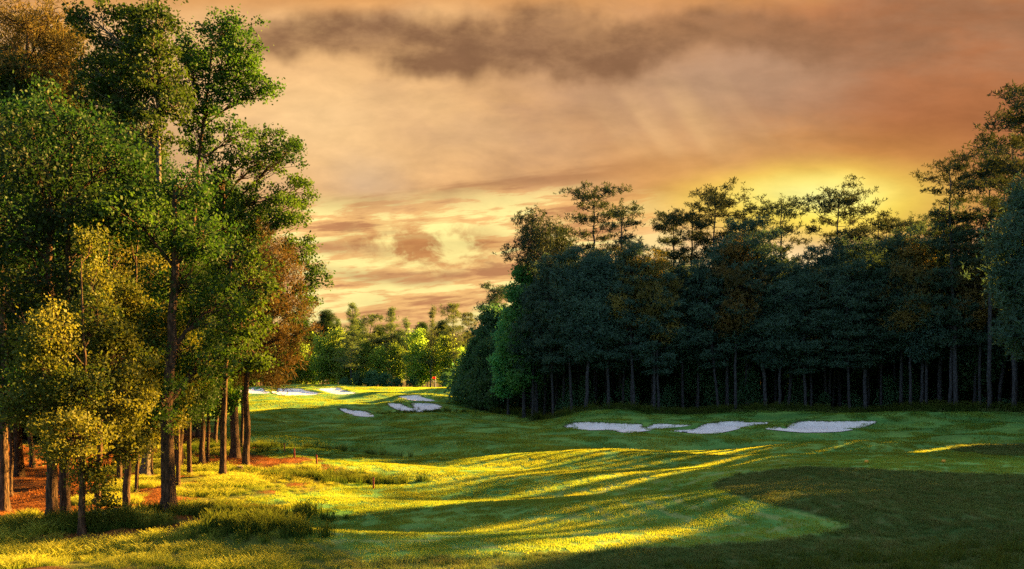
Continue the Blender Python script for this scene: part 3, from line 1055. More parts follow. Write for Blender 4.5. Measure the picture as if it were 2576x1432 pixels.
hero(33, 45, 42.7, [(48, 1000), (55, 500), (70, 90)],
     [(60, 60, 90, 40), (130, 100, 70, 40), (30, 130, 90, 40), (110, 170, 80, 36), (170, 60, 40, 30), (60, 220, 100, 40), (170, 240, 60, 36), (-30, 60, 60, 60)],
     0.25, 0.07, 'needle', M['warmlit'], M['bark'], 'rust-tinged pine filling the top left corner of the sky', LG, name='pine_tree', per=91, L=0.36, Wd=0.04, sig=0.36, dens=1.6, first=0.5)
hero(34, 10, 32, [(14, 1000), (0, 600), (-10, 300)],
     [(20, 300, 100, 80), (-40, 450, 110, 100), (60, 400, 90, 80), (0, 620, 120, 110), (20, 950, 60, 60), (-60, 900, 90, 90)],
     0.16, 0.05, 'leaf', M['deep'], M['bark'], 'dark tree at the very left edge, trunk on red pine straw', LG, name='broadleaf_tree', **DK)

hero(35, 205, 56, [(205, 900), (200, 500), (205, 120)],
     [(190, 120, 70, 45), (260, 170, 60, 45), (140, 190, 70, 50), (220, 250, 90, 60), (120, 300, 90, 60), (300, 300, 70, 60), (200, 380, 110, 70), (330, 400, 80, 60)],
     0.24, 0.05, 'leaf', M['deep'], M['bark'], 'tall dark tree filling the wood behind the rust-tinged corner pine', LG, name='broadleaf_tree', per=60, L=0.18, Wd=0.12, sig=0.28, dens=2.2)

# ---- generic kinds, shared by copies


def gen_lobed(seed, H, cb, rad, r0, style, lm, bm, n=14, top=0.5, **kw):
    """egg shaped crown from height cb to H"""
    rng = np.random.RandomState(seed)
    lean = rng.standard_normal(2) * 0.02 * H
    path = [(0, 0, 0), (lean[0] * 0.3, lean[1] * 0.3, H * 0.35), (lean[0] * 0.8, lean[1] * 0.6, H * 0.7), (lean[0], lean[1], H * 0.95)]
    lobes = []
    for i in range(n):
        t = (i + rng.rand()) / n
        z = cb + (H - cb) * (0.06 + 0.9 * t)
        prof = math.sin(math.pi * (0.18 + 0.80 * t)) ** 0.8
        a = i * 2.4 + rng.rand()
        lr = rad * (0.42 + 0.2 * rng.rand()) * (0.55 + 0.45 * prof)
        off = max(0, rad * prof * rng.uniform(0.55, 1.0) - lr * 0.6)
        lobes.append((math.cos(a) * off + lean[0] * t, math.sin(a) * off + lean[1] * t, z, lr, lr, lr * rng.uniform(0.55, 0.85)))
    return lobed_tree(seed, path, r0, 0.05, lobes, style, lm, bm, first=cb / H * 0.8, **kw)


def gen_pine(seed, H, cb, spread, r0, lm, bm, kind='flat', per=42, L=0.42, Wd=0.07, gap=1.25, dens=1.0, sig=0.42):
    """whorls of limbs with pads of needles; flat = old open-topped pine, cone = younger pointed one"""
    rng = np.random.RandomState(seed)
    lx, ly = rng.standard_normal(2) * 0.018 * H
    bend = rng.standard_normal(2) * 0.25
    path = [(0, 0, 0), (lx * 0.4 + bend[0] * 0.4, ly * 0.4, H * 0.4), (lx * 0.8 + bend[0], ly * 0.8 + bend[1], H * 0.75), (lx, ly, H * 0.985)]
    tm, P, rad = make_trunk(path, r0, 0.05, rng, bm, n=18)
    zt = P[:, 2]
    br = Tubes()
    cr = Crown(rng)
    z = cb
    while z < H * 0.99:
        t = (z - cb) / (H - cb)
        if kind == 'flat':
            ln = spread * (0.45 + 0.75 * math.sin(math.pi * min(1, 0.15 + t * 0.78))) * rng.uniform(0.6, 1.05)
            rise = 0.12 + 0.5 * t
            nl = rng.randint(2, 5)
        else:
            ln = spread * (1.08 - t) ** 0.8 * rng.uniform(0.7, 1.1)
            rise = -0.02 + 0.5 * t
            nl = rng.randint(2, 5)
        a0 = rng.rand() * 6.28
        for k in range(nl):
            a = a0 + k * 6.28 / nl + rng.uniform(-0.5, 0.5)
            le = ln * (rng.uniform(0.6, 1.15) if kind == 'flat' else rng.uniform(0.4, 1.25))
            p0 = np.array([np.interp(z, zt, P[:, 0]), np.interp(z, zt, P[:, 1]), z])
            p1 = p0 + np.array([math.cos(a) * le, math.sin(a) * le, le * rise * rng.uniform(0.5, 1.4)])
            lim = curve(p0, p1, 6, -0.05 * le, rng, 0.05 * le * 0.4)
            rb = max(0.018, np.interp(z, zt, rad) * 0.38)
            br.tube(lim, np.linspace(rb, 0.015, 6), 5)
            nc = max(3, int(dens * 2.6 * le))
            tt = rng.uniform(0.35 if kind == 'flat' else 0.2, 1.05, nc)
            cen = []
            for q in tt:
                s = lim[min(5, int(q * 5))]
                c_ = p0 + (p1 - p0) * q + np.array([rng.normal() * 0.18 * le, rng.normal() * 0.18 * le, rng.uniform(0.0, 0.28) * (0.5 + 0.2 * le)])
                br.tube(curve(s, c_, 3, 0, rng, 0.03), np.linspace(0.02, 0.008, 3), 3)
                cen.append(c_)
            cr.needles(np.array(cen), per, np.array([sig, sig, sig * 0.42]), L, Wd)
        z += gap * rng.uniform(0.6, 1.3)
    cr.needles(P[-1:].copy() + np.array([[0, 0, 0.1]]), per * 2, np.array([0.25, 0.25, 0.3]), L, Wd)
    return tm, br.mesh('branches', bm), cr.mesh('crown', lm)


rnd = random.Random(3)
# left wood, depth
LW = [gen_lobed(100 + i, H, cb, rad, 0.22, 'leaf', [M['deep'], M['oak'], M['deep']][i], M['bark'], n=16, per=130, L=0.17, Wd=0.11, sig=0.46, dens=1.35)
      for i, (H, cb, rad) in enumerate([(24, 6.0, 4.6), (21, 5.0, 4.2), (26, 8, 4.8)])]
# trunks whose foot the picture shows: (column, row of the foot, label)
shown = [(25, 1240, 'slim dark trunk left of the pair, standing in red pine straw'),
         (82, 1168, 'thin dark trunk far back on the red pine straw'),
         (343, 1248, 'dark trunk just right of the pointed golden tree'),
         (378, 1214, 'thin trunk between the pointed golden tree and the thickest trunk'),
         (300, 1232, 'dark slim trunk behind the pointed golden tree, to its left'),
         (458, 1183, 'thin trunk close right of the thickest trunk'),
         (522, 1182, 'thin trunk, right-hand one of the two close trunks behind the leaning tree'),
         (541, 1128, 'short-looking far trunk just left of the leaning tree'),
         (608, 1140, 'thin far trunk close to the left of the sun-tinted pine')]
for i, (px, py, lab) in enumerate(shown):
    D = (CAMZ - 0.0) * F / (py - HY)
    x = W(px, D)
    s = min(0.9, Z(rnd.uniform(430, 640), D) / [24, 21, 26][i % 3])
    place(LW[i % 3], 'woodland_tree', (x, D, hz1(x, D) - 0.05), rnd.uniform(0, 6), lab, group=LG, scale=(s * 0.85, s * 0.85, s))
# trees deeper in the wood that nothing tells apart
spots = []
tries = 0
while len(spots) < 58 and tries < 6000:
    tries += 1
    D = rnd.uniform(36, 108)
    px = rnd.uniform(-420, 500 if D < 62 else 560)
    x = W(px, D)
    if D < 58 and px > 60 and rnd.random() < 0.85: continue
    if any((x - a) ** 2 + (D - c_) ** 2 < 9.5 for a, c_ in spots): continue
    spots.append((x, D))
for i, (x, D) in enumerate(spots):
    px = CX + x / D * F
    top = rnd.uniform(90, 280) if px < 170 else rnd.uniform(190, 400) if px < 370 else rnd.uniform(430, 620)
    v = rnd.choice((0, 0, 1, 2, 2))
    s = min(1.15, Z(top, D) / [24, 21, 26][v])
    place(LW[v], 'woodland_tree', (x, D, hz1(x, D) - 0.05), rnd.uniform(0, 6), 'dark leafy tree standing deep inside the left wood', group='trees deep in the left wood', scale=s)
# understorey that closes the left wood at eye height
UB = [gen_lobed(140 + i, 4.2, 0.5, 2.2, 0.06, 'leaf', M['deep'], M['bark'], n=9, per=50, L=0.26, Wd=0.17, sig=0.4, dens=1.5, twig=0.015) for i in range(2)]
for i in range(26):
    D = rnd.uniform(64, 112)
    px = rnd.uniform(-450, 420)
    x = W(px, D)
    place(UB[i % 2], 'shrub', (x, D, hz1(x, D) - 0.05), rnd.uniform(0, 6), 'dark leafy shrub between the trunks deep in the left wood', 'shrub', 'shrubs in the left wood', scale=rnd.uniform(0.8, 1.4))

# ---- the wood on the right
DP = [gen_lobed(200, 19.5, 6.5, 3.6, 0.20, 'needle', M['pine'], M['pinebark'], n=22, per=63, L=0.40, Wd=0.08, sig=0.40, dens=1.45),
      gen_lobed(201, 17.5, 5.5, 3.3, 0.18, 'needle', M['pine'], M['pinebark'], n=21, per=63, L=0.40, Wd=0.08, sig=0.40, dens=1.45),
      gen_lobed(202, 21.0, 7.5, 3.8, 0.21, 'needle', M['pine'], M['pinebark'], n=23, per=63, L=0.40, Wd=0.08, sig=0.40, dens=1.45),
      gen_lobed(203, 15.0, 3.2, 3.4, 0.16, 'leaf', M['bush'], M['pinebark'], n=15, per=56, L=0.34, Wd=0.24, sig=0.5, dens=1.4)]
DP[1] = gen_pine(206, 18.5, 6.0, 3.3, 0.18, M['pine'], M['pinebark'], 'flat', per=49, L=0.42, Wd=0.085, gap=0.75, sig=0.40, dens=1.35)
DP.append(gen_pine(207, 20.5, 7.0, 3.5, 0.2, M['pine'], M['pinebark'], 'flat', per=49, L=0.42, Wd=0.085, gap=0.8, sig=0.40, dens=1.35))
AM = gen_lobed(204, 19.0, 9.0, 3.6, 0.18, 'needle', M['backlit'], M['pinebark'], n=13, per=56, L=0.42, Wd=0.08, sig=0.46, dens=1.2)
BRT = gen_lobed(205, 16.8, 2.6, 3.1, 0.2, 'leaf', M['bright'], M['pinebark'], n=19, per=44, L=0.32, Wd=0.22, sig=0.36, dens=1.7)
for px, D, v, s, lab in ((2625, 53, 2, 0.82, 'dense dark pine half cut by the right picture edge'),):
    x = W(px, D)
    place(DP[v], 'pine_tree', (x, D, hz1(x, D) - 0.05), px, lab, group='pines along the edge of the right wood', scale=s)
EP = [gen_pine(210 + i, H, cb, sp, 0.24, M['pinetop'], M['pinebark'], 'flat', per=49, L=0.40, Wd=0.08, gap=1.4, sig=0.36, dens=1.05) for i, (H, cb, sp) in enumerate([(26, 15.5, 4.0), (27, 17, 3.5), (25.5, 16, 4.3), (24, 15, 3.3)])]
ROUND = gen_lobed(215, 24.0, 16.5, 3.4, 0.22, 'needle', M['pinetop'], M['pinebark'], n=15, per=42, L=0.42, Wd=0.08, sig=0.42, dens=0.75, hollow=0.7)

edge = [(1175, 134), (1250, 124), (1320, 116), (1400, 106), (1500, 104), (1700, 103), (2000, 102), (2200, 101), (2400, 97), (2576, 92), (2800, 86)]


def edgeD(px):
    return float(np.interp(px, [e[0] for e in edge], [e[1] for e in edge]))


RG_ = 'pines along the edge of the right wood'
ORD = ['first', 'second', 'third', 'fourth', 'fifth', 'sixth', 'seventh', 'eighth', 'ninth', 'tenth', 'eleventh', 'twelfth']
front = [(1200, 3), (1232, 0), (1262, 3), (1352, 0), (1382, 1), (1432, 2), (1475, 0), (1535, 1), (1572, 0), (1610, 2), (1660, 1), (1705, 0), (1752, 2), (1795, 1), (1835, 0), (1878, 2), (1920, 1),
         (1955, 0), (1995, 2), (2040, 1), (2082, 0), (2128, 2), (2170, 1), (2215, 0), (2262, 2), (2310, 0), (2352, 1), (2400, 2), (2450, 0), (2505, 2), (2560, 2)]
marks = [(1420, 'left of the three near bunkers'), (1690, 'behind the leftmost near bunker'), (1930, 'behind the middle near bunker'), (2210, 'behind the rightmost near bunker'), (9999, 'right of the three near bunkers')]
cnt = {}
for i, (px, v) in enumerate(front):
    D = edgeD(px) + rnd.choice((-1.0, 0.0, 1.0, 3.0, 5.0)) + rnd.uniform(-0.8, 0.8)
    x = W(px + rnd.uniform(-14, 14), D)
    mk = next(t for a, t in marks if px < a)
    cnt[mk] = cnt.get(mk, 0) + 1
    sw = rnd.uniform(0.78, 1.1) * (1.0 if px > 1300 else 0.72)
    v = (4 if v == 2 and i % 2 else v) if px > 1300 else 3
    kindw = 'leafy dark tree' if v == 3 else 'bare-trunked dark pine'
    place(DP[v], 'forest_tree' if v == 3 else 'pine_tree', (x, D, hz1(x, D) - 0.05), rnd.uniform(0, 6), '%s, right wood edge, %s, %s from left' % (kindw, mk, ORD[cnt[mk] - 1]), group=RG_, scale=(sw * rnd.uniform(0.8, 1.3), sw * rnd.uniform(0.9, 1.2), sw)).rotation_euler = (rnd.gauss(0, 0.025), rnd.gauss(0, 0.03), rnd.uniform(0, 6))
for px, D, s, a, lab in ((1318, 112.5, 1.13, 1.0, 'bright green leafy tree, tallest at the left end of the dark right wood'), (1278, 116, 0.82, 3.0, 'lower bright green leafy tree just left of the tallest bright one')):
    x = W(px, D)
    place(BRT, 'broadleaf_tree', (x, D, hz1(x, D) - 0.05), a, lab, group='bright green trees at the end of the right wood', scale=(s * 1.0, s * 1.0, s))
for px, D, s, lab in ((1850, 102.3, 1.04, 'amber-tinged pine standing highest in the middle of the right wood'), (1885, 106, 0.98, 'second amber-tinged pine just right of the highest amber one'),
                      (2290, 98.3, 0.98, 'amber-tinged pine in the right part of the right wood'), (2250, 104, 0.84, 'lower amber-tinged pine left of the right-hand amber one'),
                      (1590, 103.6, 1.0, 'amber-tinged pine below the twin tall pines of the right wood'), (1645, 102.6, 0.98, 'amber-tinged pine right of the one below the twin tall pines'), (2330, 98.0, 0.86, 'low amber-tinged pine right of the right-hand amber one'), (2465, 95.5, 0.98, 'amber-tinged pine near the right picture edge'), (2040, 104, 0.9, 'amber-tinged pine under the yellow glow')):
    x = W(px, D)
    place(AM, 'pine_tree', (x, D, hz1(x, D) - 0.05), px, lab, group='amber pines in the right wood', scale=s)
emer = [(1350, 'R', 112, 532, 'round-topped pine rising left above the bright green tree'),
        (1400, 'R', 116, 560, 'round-topped pine just right of the taller round-topped one'),
        (1497, 0, 112, 482, 'tallest flat-topped pine in the left half of the right wood'),
        (1560, 3, 110, 530, 'tall pine close to the right of the tallest left pine'),
        (1700, 3, 114, 545, 'thin pine top left of the middle flat-topped pine'),
        (1740, 1, 113, 525, 'slender pine top close to the left of the middle pine'),
        (1800, 2, 112, 493, 'flat-topped pine against the yellow glow, left of three'),
        (1880, 3, 116, 590, 'low pine top between the left and middle glow pines'),
        (1958, 1, 111, 500, 'flat-topped pine against the yellow glow, middle of three'),
        (2112, 2, 110, 492, 'wide flat-topped pine against the yellow glow, right of three'),
        (2215, 3, 112, 550, 'low thin pine top right of the wide flat-topped pine'),
        (2285, 1, 112, 545, 'second low thin pine top right of the wide flat-topped pine'),
        (2405, 1, 95, 400, 'tall lone pine with a bare stem near the right edge'),
        (2490, 0, 92, 420, 'leaning tall pine between the lone pine and the picture edge'),
        (2552, 1, 90, 345, 'tall pine just left of the tallest one at the right edge'),
        (2600, 2, 57, 255, 'tallest nearest dark pine at the right picture edge')]
for px, v, D, top, lab in emer:
    x = W(px, D)
    zb = hz1(x, D) - 0.05
    ms = ROUND if v == 'R' else EP[v]
    H0 = 24.0 if v == 'R' else [26, 27, 25.5, 24][v]
    s = (Z(top, D) - zb) / H0
    place(ms, 'tall_pine', (x, D, zb), rnd.uniform(0, 6), lab, group='tall pines rising above the right wood', scale=s)
# inside the wood
rs2 = random.Random(8)
ins = []
tries = 0
while len(ins) < 92 and tries < 9000:
    tries += 1
    px = rs2.uniform(1215, 2630)
    D = edgeD(px) + rs2.uniform(3.5, 30)
    x = W(px, D)
    if -0.545 * x + 0.839 * D > 118: continue
    if any((x - a) ** 2 + (D - c_) ** 2 < 6.5 for a, c_ in ins): continue
    ins.append((x, D))
for x, D in ins:
    v = rs2.choice((0, 1, 2, 4, 1, 3))
    place(DP[v], 'forest_tree', (x, D, hz1(x, D) - 0.05), rs2.uniform(0, 6), 'dark tree standing deep inside the right wood', group='trees deep in the right wood', scale=rs2.uniform(0.85, 1.05))
RB = [gen_lobed(220 + i, 3.6, 0.3, 1.9, 0.05, 'leaf', M['bush'], M['pinebark'], n=9, per=42, L=0.3, Wd=0.21, sig=0.4, dens=1.4, twig=0.015) for i in range(2)]
for i in range(150):
    px = rs2.uniform(1215, 2630)
    D = edgeD(px) + rs2.uniform(13, 32)
    x = W(px, D)
    if -0.545 * x + 0.839 * D > 118: continue
    place(RB[i % 2], 'shrub', (x, D, hz1(x, D) - 0.05), rs2.uniform(0, 6), 'dark shrub between the trunks of the right wood', 'shrub', 'shrubs inside the right wood', scale=rs2.uniform(0.7, 1.7))
for i in range(46):
    px = rs2.uniform(1400, 2600)
    D = edgeD(px) + rs2.uniform(2.5, 11)
    x = W(px, D)
    sc_ = rs2.uniform(0.3, 0.75)
    place(RB[i % 2], 'sapling', (x, D, hz1(x, D) - 0.05), rs2.uniform(0, 6), 'low dark sapling among the front trunks of the right wood', 'shrub', 'saplings at the front of the right wood', scale=(sc_, sc_, sc_ * rs2.uniform(1.0, 2.2)))
for k, (px, D, s) in enumerate([(1182, 133, 1.4), (1205, 129, 1.6), (1232, 125, 1.4), (1262, 121, 1.2), (1190, 138, 1.9)]):
    x = W(px, D)
    place(RB[k % 2], 'shrub', (x, D, hz1(x, D) - 0.1), k, 'dark rounded shrub at the left foot of the right wood, ' + ['at its corner', 'second from the corner', 'third from the corner', 'nearest the bare trunks', 'behind the corner'][k], 'shrub', 'shrubs at the corner of the right wood', scale=s)

# ---- beyond the right edge of the view: unseen low wood, shaped to cast the fairway's shadow bands
HW = [gen_lobed(230 + i, 11.0, 0.8, 3.0, 0.14, 'leaf', M['bush'], M['pinebark'], n=14, per=40, L=0.42, Wd=0.3, sig=0.55, dens=1.1) for i in range(2)]
k = 0
for y in np.arange(-16, 108, 2.6):
    for row in range(2):
        x = 47 + row * 3.5 + rs2.uniform(-0.6, 0.6)
        yy = y + rs2.uniform(-0.6, 0.6)
        x = max(x, W(2600, yy) + 3.5)
        qq = -0.545 * x + 0.839 * yy
        # heights follow the wanted shadow edge; low stretches let the evening sun through
        reach = float(np.interp(qq, [10, 16.5, 17.5, 19, 24, 25, 27.0, 27.4, 28.0, 28.4, 29.3, 30.2, 39.5, 41, 43.5, 44, 46.5, 47.5, 60],
                                [-8, -8, 0, 11, 11, -4, -6, 12, 12, -6, -6, 22, 22, 22, 22, 14, 14, -6, -12]))
        ht = min(21.0, (x - reach) * math.tan(SUN_EL) / math.sin(SUN_AZ))
        sc_ = ht / 11.0 * rs2.uniform(0.9, 1.08)
        place(HW[k % 2], 'unseen_low_tree', (x, yy, hz1(x, yy) - 0.05), rs2.uniform(0, 6), 'unseen low leafy tree right of the tee, shaped for its shadow', group='unseen low trees right of the tee', scale=(sc_ * 0.46, sc_ * 0.46, sc_))
        k += 1
for i, (q, x, h_) in enumerate([(20.4, 46, 17), (21.3, 48, 17.5), (22.2, 50, 17.5), (23.3, 48, 17), (27.7, 48, 17), (31.3, 47, 16.5), (32.8, 49, 17), (34.0, 46, 16), (35.3, 49, 17.5), (36.6, 50, 18), (38.2, 50, 17.5), (39.4, 52, 17), (33.4, 52, 18), (37.4, 53, 18), (30.6, 50, 17), (44.4, 59, 19), (40.9, 53, 18), (42.3, 56, 18), (43.6, 57, 20), (45.2, 58, 19), (46.6, 60, 19)]):
    # slim trees added out of view, each to cast a narrow shadow streak
    yy = (q + 0.545 * x) / 0.839
    x2 = max(x, W(2600, yy) + 3)
    yy = (q + 0.545 * x2) / 0.839
    place(HW[i % 2], 'shadow_slim_tree', (x2, yy, hz1(x2, yy) - 0.05), i, 'unseen slim tree added right of the tee to cast a thin shadow', group='added slim trees right of the tee', scale=(0.2, 0.2, h_ / 11.0))
for q in (22.0, 35.0):
    # pines added out of view behind the low wood, each for one long shadow
    x = 62.0
    yy = (q + 0.545 * x) / 0.839
    place(EP[int(q) % 4], 'tall_pine', (x, yy, hz1(x, yy) - 0.05), q, 'unseen tall pine added right of the tee for its long shadow', group='added tall pines right of the tee', scale=0.95)
for i in range(30):
    px = 1275 + 1340 * (i + rs2.random()) / 30
    D = edgeD(px) + rs2.uniform(29, 37)
    x = W(px, D)
    if -0.545 * x + 0.839 * D > 122: continue
    place(HW[i % 2], 'forest_tree', (x, D, hz1(x, D) - 0.05), i, 'leafy low tree closing the back of the right wood', group='low trees at the back of the right wood', scale=rs2.uniform(0.9, 1.3))

for i, (x, D, h_) in enumerate([(8, 171, 13.5), (15, 178, 14), (24, 176, 16), (10, 158, 14), (22, 166, 15), (16, 186, 15), (12, 164, 13.5)]):  # trees added out of sight to shade part of the far hill
    sc_ = h_ / 11.0
    place(HW[i % 2], 'forest_tree', (x, D, hz1(x, D) - 0.05), i, 'hidden low tree added behind the right wood to shade the hill', group='added low trees behind the right wood', scale=(sc_ * 0.6, sc_ * 0.6, sc_))

# ---- far end of the hole
FP = [gen_pine(300 + i, 18, cb, sp, 0.17, M['farpine'], M['pinebark'], 'cone', per=21, L=0.6, Wd=0.07, gap=0.6, sig=0.26, dens=1.0) for i, (cb, sp) in enumerate([(4.5, 4.3), (6.5, 3.6), (7.5, 3.9)])]
SP = [gen_lobed(310 + i, H, 1.0, rad, 0.12, 'leaf', M['spring'], M['bark'], n=13, per=36, L=0.40, Wd=0.28, sig=0.7, dens=0.8) for i, (H, rad) in enumerate([(11.5, 3.0), (13.5, 3.3), (9.5, 2.8)])]
FP.append(gen_pine(305, 18, 6.5, 3.0, 0.17, M['farpine'], M['pinebark'], 'flat', per=28, L=0.55, Wd=0.08, gap=0.9, sig=0.34, dens=1.1))
FP.append(gen_pine(306, 18, 5.0, 3.4, 0.17, M['farpine'], M['pinebark'], 'cone', per=21, L=0.6, Wd=0.07, gap=0.75, sig=0.3, dens=0.9))
for i, (px, D, s) in enumerate([(700, 206, 0.62), (772, 203, 0.66), (826, 209, 0.72), (948, 205, 0.6), (1010, 204, 0.64), (1058, 208, 0.6), (1120, 205, 0.66), (1172, 207, 0.62), (900, 210, 0.63)]):
    x = W(px, D)
    place(LW[i % 3], 'broadleaf_tree', (x, D, hz1(x, D) - 0.05), i, 'green leafy tree half hidden in the row behind the far green', group='green trees in the far row', scale=(s * 1.15, s * 1.15, s))
FG = 'pines behind the putting green'
for px, v, D, top, lab in ((882, 0, 187, 768, 'widest conical pine behind the far left bunkers'),
                           (937, 3, 200, 795, 'slim pine right of the widest conical one'),
                           (985, 2, 198, 778, 'thin pine in the middle of the far row'),
                           (1024, 4, 194, 800, 'short thin pine right of the middle one'),
                           (1083, 4, 190, 770, 'tall pine directly behind the red flag, to its left'),
                           (1143, 3, 188, 768, 'open tall pine at the right end of the far row'),
                           (850, 2, 215, 805, 'pale far pine behind the widest conical one'),
                           (1180, 3, 205, 790, 'pine top just showing beside the right wood')):
    x = W(px, D)
    zb = hz1(x, D) - 0.05
    s = (Z(top, D) - zb) / 18
    w_ = s * (0.85 + 0.4 * ((px * 7) % 10) / 10)
    place(FP[v], 'conifer_tree', (x, D, zb), px, lab, group=FG, scale=(w_, w_, s))
sx = [735, 758, 790, 812, 842, 868, 905, 925, 955, 1002, 1045, 1062, 1105, 1128, 1160, 690, 655]
for i, px in enumerate(sx):
    D = 188.5 + max(0, 1165 - px) * 0.02 + (i * 37 % 5)
    x = W(px, D)
    place(SP[i % 3], 'broadleaf_tree', (x, D, hz1(x, D) - 0.05), i, 'yellow-green leafy tree glowing in the sun behind the far green', group='sunlit trees behind the far green', scale=rs2.uniform(0.72, 1.02))
for i in range(20):
    D = rs2.uniform(214, 262)
    px = rs2.uniform(560, 960)
    x = W(px, D)
    place(SP[i % 3] if i % 3 else FP[i % 2], 'distant_tree', (x, D, hz1(x, D) - 0.05), i, 'distant sunlit tree behind the row at the far green', group='distant trees past the green', scale=rs2.uniform(0.9, 1.2))
for i in range(46):
    D = rs2.uniform(300, 380)
    px = 520 + 800 * (i + rs2.random()) / 46
    x = W(px, D)
    place(FP[i % 3], 'distant_tree', (x, D, hz1(x, D) - 0.05), i, 'hazy distant pine on the skyline past the green', group='hazy pines on the skyline', scale=rs2.uniform(0.85, 1.1))
for i, (px, D, s) in enumerate([(868, 187, 0.6), (900, 187, 0.9), (935, 187, 1.0), (968, 187, 0.8), (1000, 189, 0.6), (1122, 186, 0.8), (1040, 190, 0.7)]):
    x = W(px, D)
    place(RB[i % 2], 'shrub', (x, D, hz1(x, D) - 0.1), i, 'dark green shrub behind the far green, ' + ['leftmost of the row', 'below the widest conical pine', 'tallest of the row', 'right of the tallest', 'below the thin middle pine', 'right of the flag', 'left of the flag'][i], 'shrub', 'shrubs behind the far green', scale=s)

# ------------------------------------------------------------------ grass (stuff)
SRC = bpy.data.collections.new('grass_sources')


def tuft_mesh(name, seed, nbl, size, hgt, wid, bend, mat, square=False):
    r = np.random.RandomState(seed)
    if square:
        base = r.uniform(-size / 2, size / 2, (nbl, 2))
    else:
        base = r.standard_normal((nbl, 2)) * size
    a = r.uniform(0, 2 * math.pi, nbl)
    H = hgt * r.uniform(0.55, 1.2, nbl)
    lean = bend * r.uniform(0.2, 1.3, nbl) * H
    d = np.stack([np.cos(a), np.sin(a)], 1)
    fa = r.uniform(0, 2 * math.pi, nbl)
    s = np.stack([np.cos(fa), np.sin(fa)], 1) * wid / 2
    z0 = np.full(nbl, -0.01 - 0.1 * hgt)
    p0 = np.column_stack([base - s, z0]); p1 = np.column_stack([base + s, z0])
    mid = base + d * (lean * 0.35)[:, None]
    p2 = np.column_stack([mid + s * 0.8, H * 0.6]); p3 = np.column_stack([mid - s * 0.8, H * 0.6])
    tip = base + d * lean[:, None]
    p4 = np.column_stack([tip + s * 0.15, H * 0.97]); p5 = np.column_stack([tip - s * 0.15, H])
    V = np.stack([p0, p1, p2, p3, p4, p5], 1).reshape(-1, 3)
    i = np.arange(nbl)[:, None] * 6
    Fq = np.concatenate([i + np.array([[0, 1, 2, 3]]), i + np.array([[3, 2, 4, 5]])])
    tint = np.tile([0.0, 0.0, 0.5, 0.5, 1.0, 1.0], nbl)
    return mesh_np(name, V, Fq, mat, attrs={'tint': tint})


def scatter(name, pts, scl, sources, mats_tilt, seed, extra=None):
    """one object: a point mesh whose geometry nodes put a tuft on each point"""
    r = np.random.RandomState(seed)
    n = len(pts)
    x, y = pts[:, 0], pts[:, 1]
    e = 0.15
    z = hz(x, y)
    if mats_tilt:
        sx_ = (hz(x + e, y) - hz(x - e, y)) / (2 * e)
        sy_ = (hz(x, y + e) - hz(x, y - e)) / (2 * e)
    else:
        sx_ = sy_ = np.zeros(n)
    nrm = unit(np.stack([-sx_, -sy_, np.ones(n)], 1))
    a = r.uniform(0, 2 * math.pi, n)
    t = np.stack([np.cos(a), np.sin(a), np.zeros(n)], 1)
    X_ = unit(t - nrm * (t * nrm).sum(1)[:, None])
    Y_ = np.cross(nrm, X_)
    ry_ = np.arcsin(np.clip(-X_[:, 2], -1, 1))
    rx_ = np.arctan2(Y_[:, 2], nrm[:, 2])
    rz_ = np.arctan2(X_[:, 1], X_[:, 0])
    me = bpy.data.meshes.new(name)
    me.vertices.add(n)
    me.vertices.foreach_set('co', np.stack([x, y, z], 1).astype(np.float32).ravel())
    at = me.attributes.new('rot', 'FLOAT_VECTOR', 'POINT')
    at.data.foreach_set('vector', np.stack([rx_, ry_, rz_], 1).astype(np.float32).ravel())
    at = me.attributes.new('scl', 'FLOAT', 'POINT')
    at.data.foreach_set('value', np.asarray(scl, np.float32))
    at = me.attributes.new('pick', 'INT', 'POINT')
    at.data.foreach_set('value', r.randint(0, len(sources), n).astype(np.int32))
    for nm_, arr in (extra or {}).items():
        at = me.attributes.new(nm_, 'FLOAT', 'POINT')
        at.data.foreach_set('value', np.asarray(arr, np.float32))
    o = link(name, me)
    tag(o, kind='stuff')
    c = bpy.data.collections.new(name + '_tufts')
    for k, s in enumerate(sources):
        so_ = bpy.data.objects.new('tuft', s)
        c.objects.link(so_)
    ng = bpy.data.node_groups.new(name, 'GeometryNodeTree')
    ng.interface.new_socket('Geometry', in_out='INPUT', socket_type='NodeSocketGeometry')
    ng.interface.new_socket('Geometry', in_out='OUTPUT', socket_type='NodeSocketGeometry')
    N = ng.nodes
    gi, go = N.new('NodeGroupInput'), N.new('NodeGroupOutput')
    ci = N.new('GeometryNodeCollectionInfo')
    ci.inputs['Collection'].default_value = c
    ci.inputs['Separate Children'].default_value = True
    ci.inputs['Reset Children'].default_value = True
    ip = N.new('GeometryNodeInstanceOnPoints')
    ip.inputs['Pick Instance'].default_value = True

    def named(nm, dt):
        nd = N.new('GeometryNodeInputNamedAttribute')
        nd.data_type = dt
        nd.inputs['Name'].default_value = nm
        return nd.outputs['Attribute']
    er = N.new('FunctionNodeEulerToRotation')
    lk = ng.links.new
    lk(gi.outputs[0], ip.inputs['Points'])
    lk(ci.outputs[0], ip.inputs['Instance'])
    lk(named('rot', 'FLOAT_VECTOR'), er.inputs[0])
    lk(er.outputs[0], ip.inputs['Rotation'])
    lk(named('scl', 'FLOAT'), ip.inputs['Scale'])
    lk(named('pick', 'INT'), ip.inputs['Instance Index'])
    lk(ip.outputs[0], go.inputs[0])
    md = o.modifiers.new('scatter', 'NODES')
    md.node_group = ng
    return o


gr = np.random.RandomState(77)


def in_bunk(x, y, pad=0.1):
    b_ = np.zeros(len(x), bool)
    for P in BUNK.values():
        b_ |= box_sd(x, y, P, 2.0) > -pad
    return b_


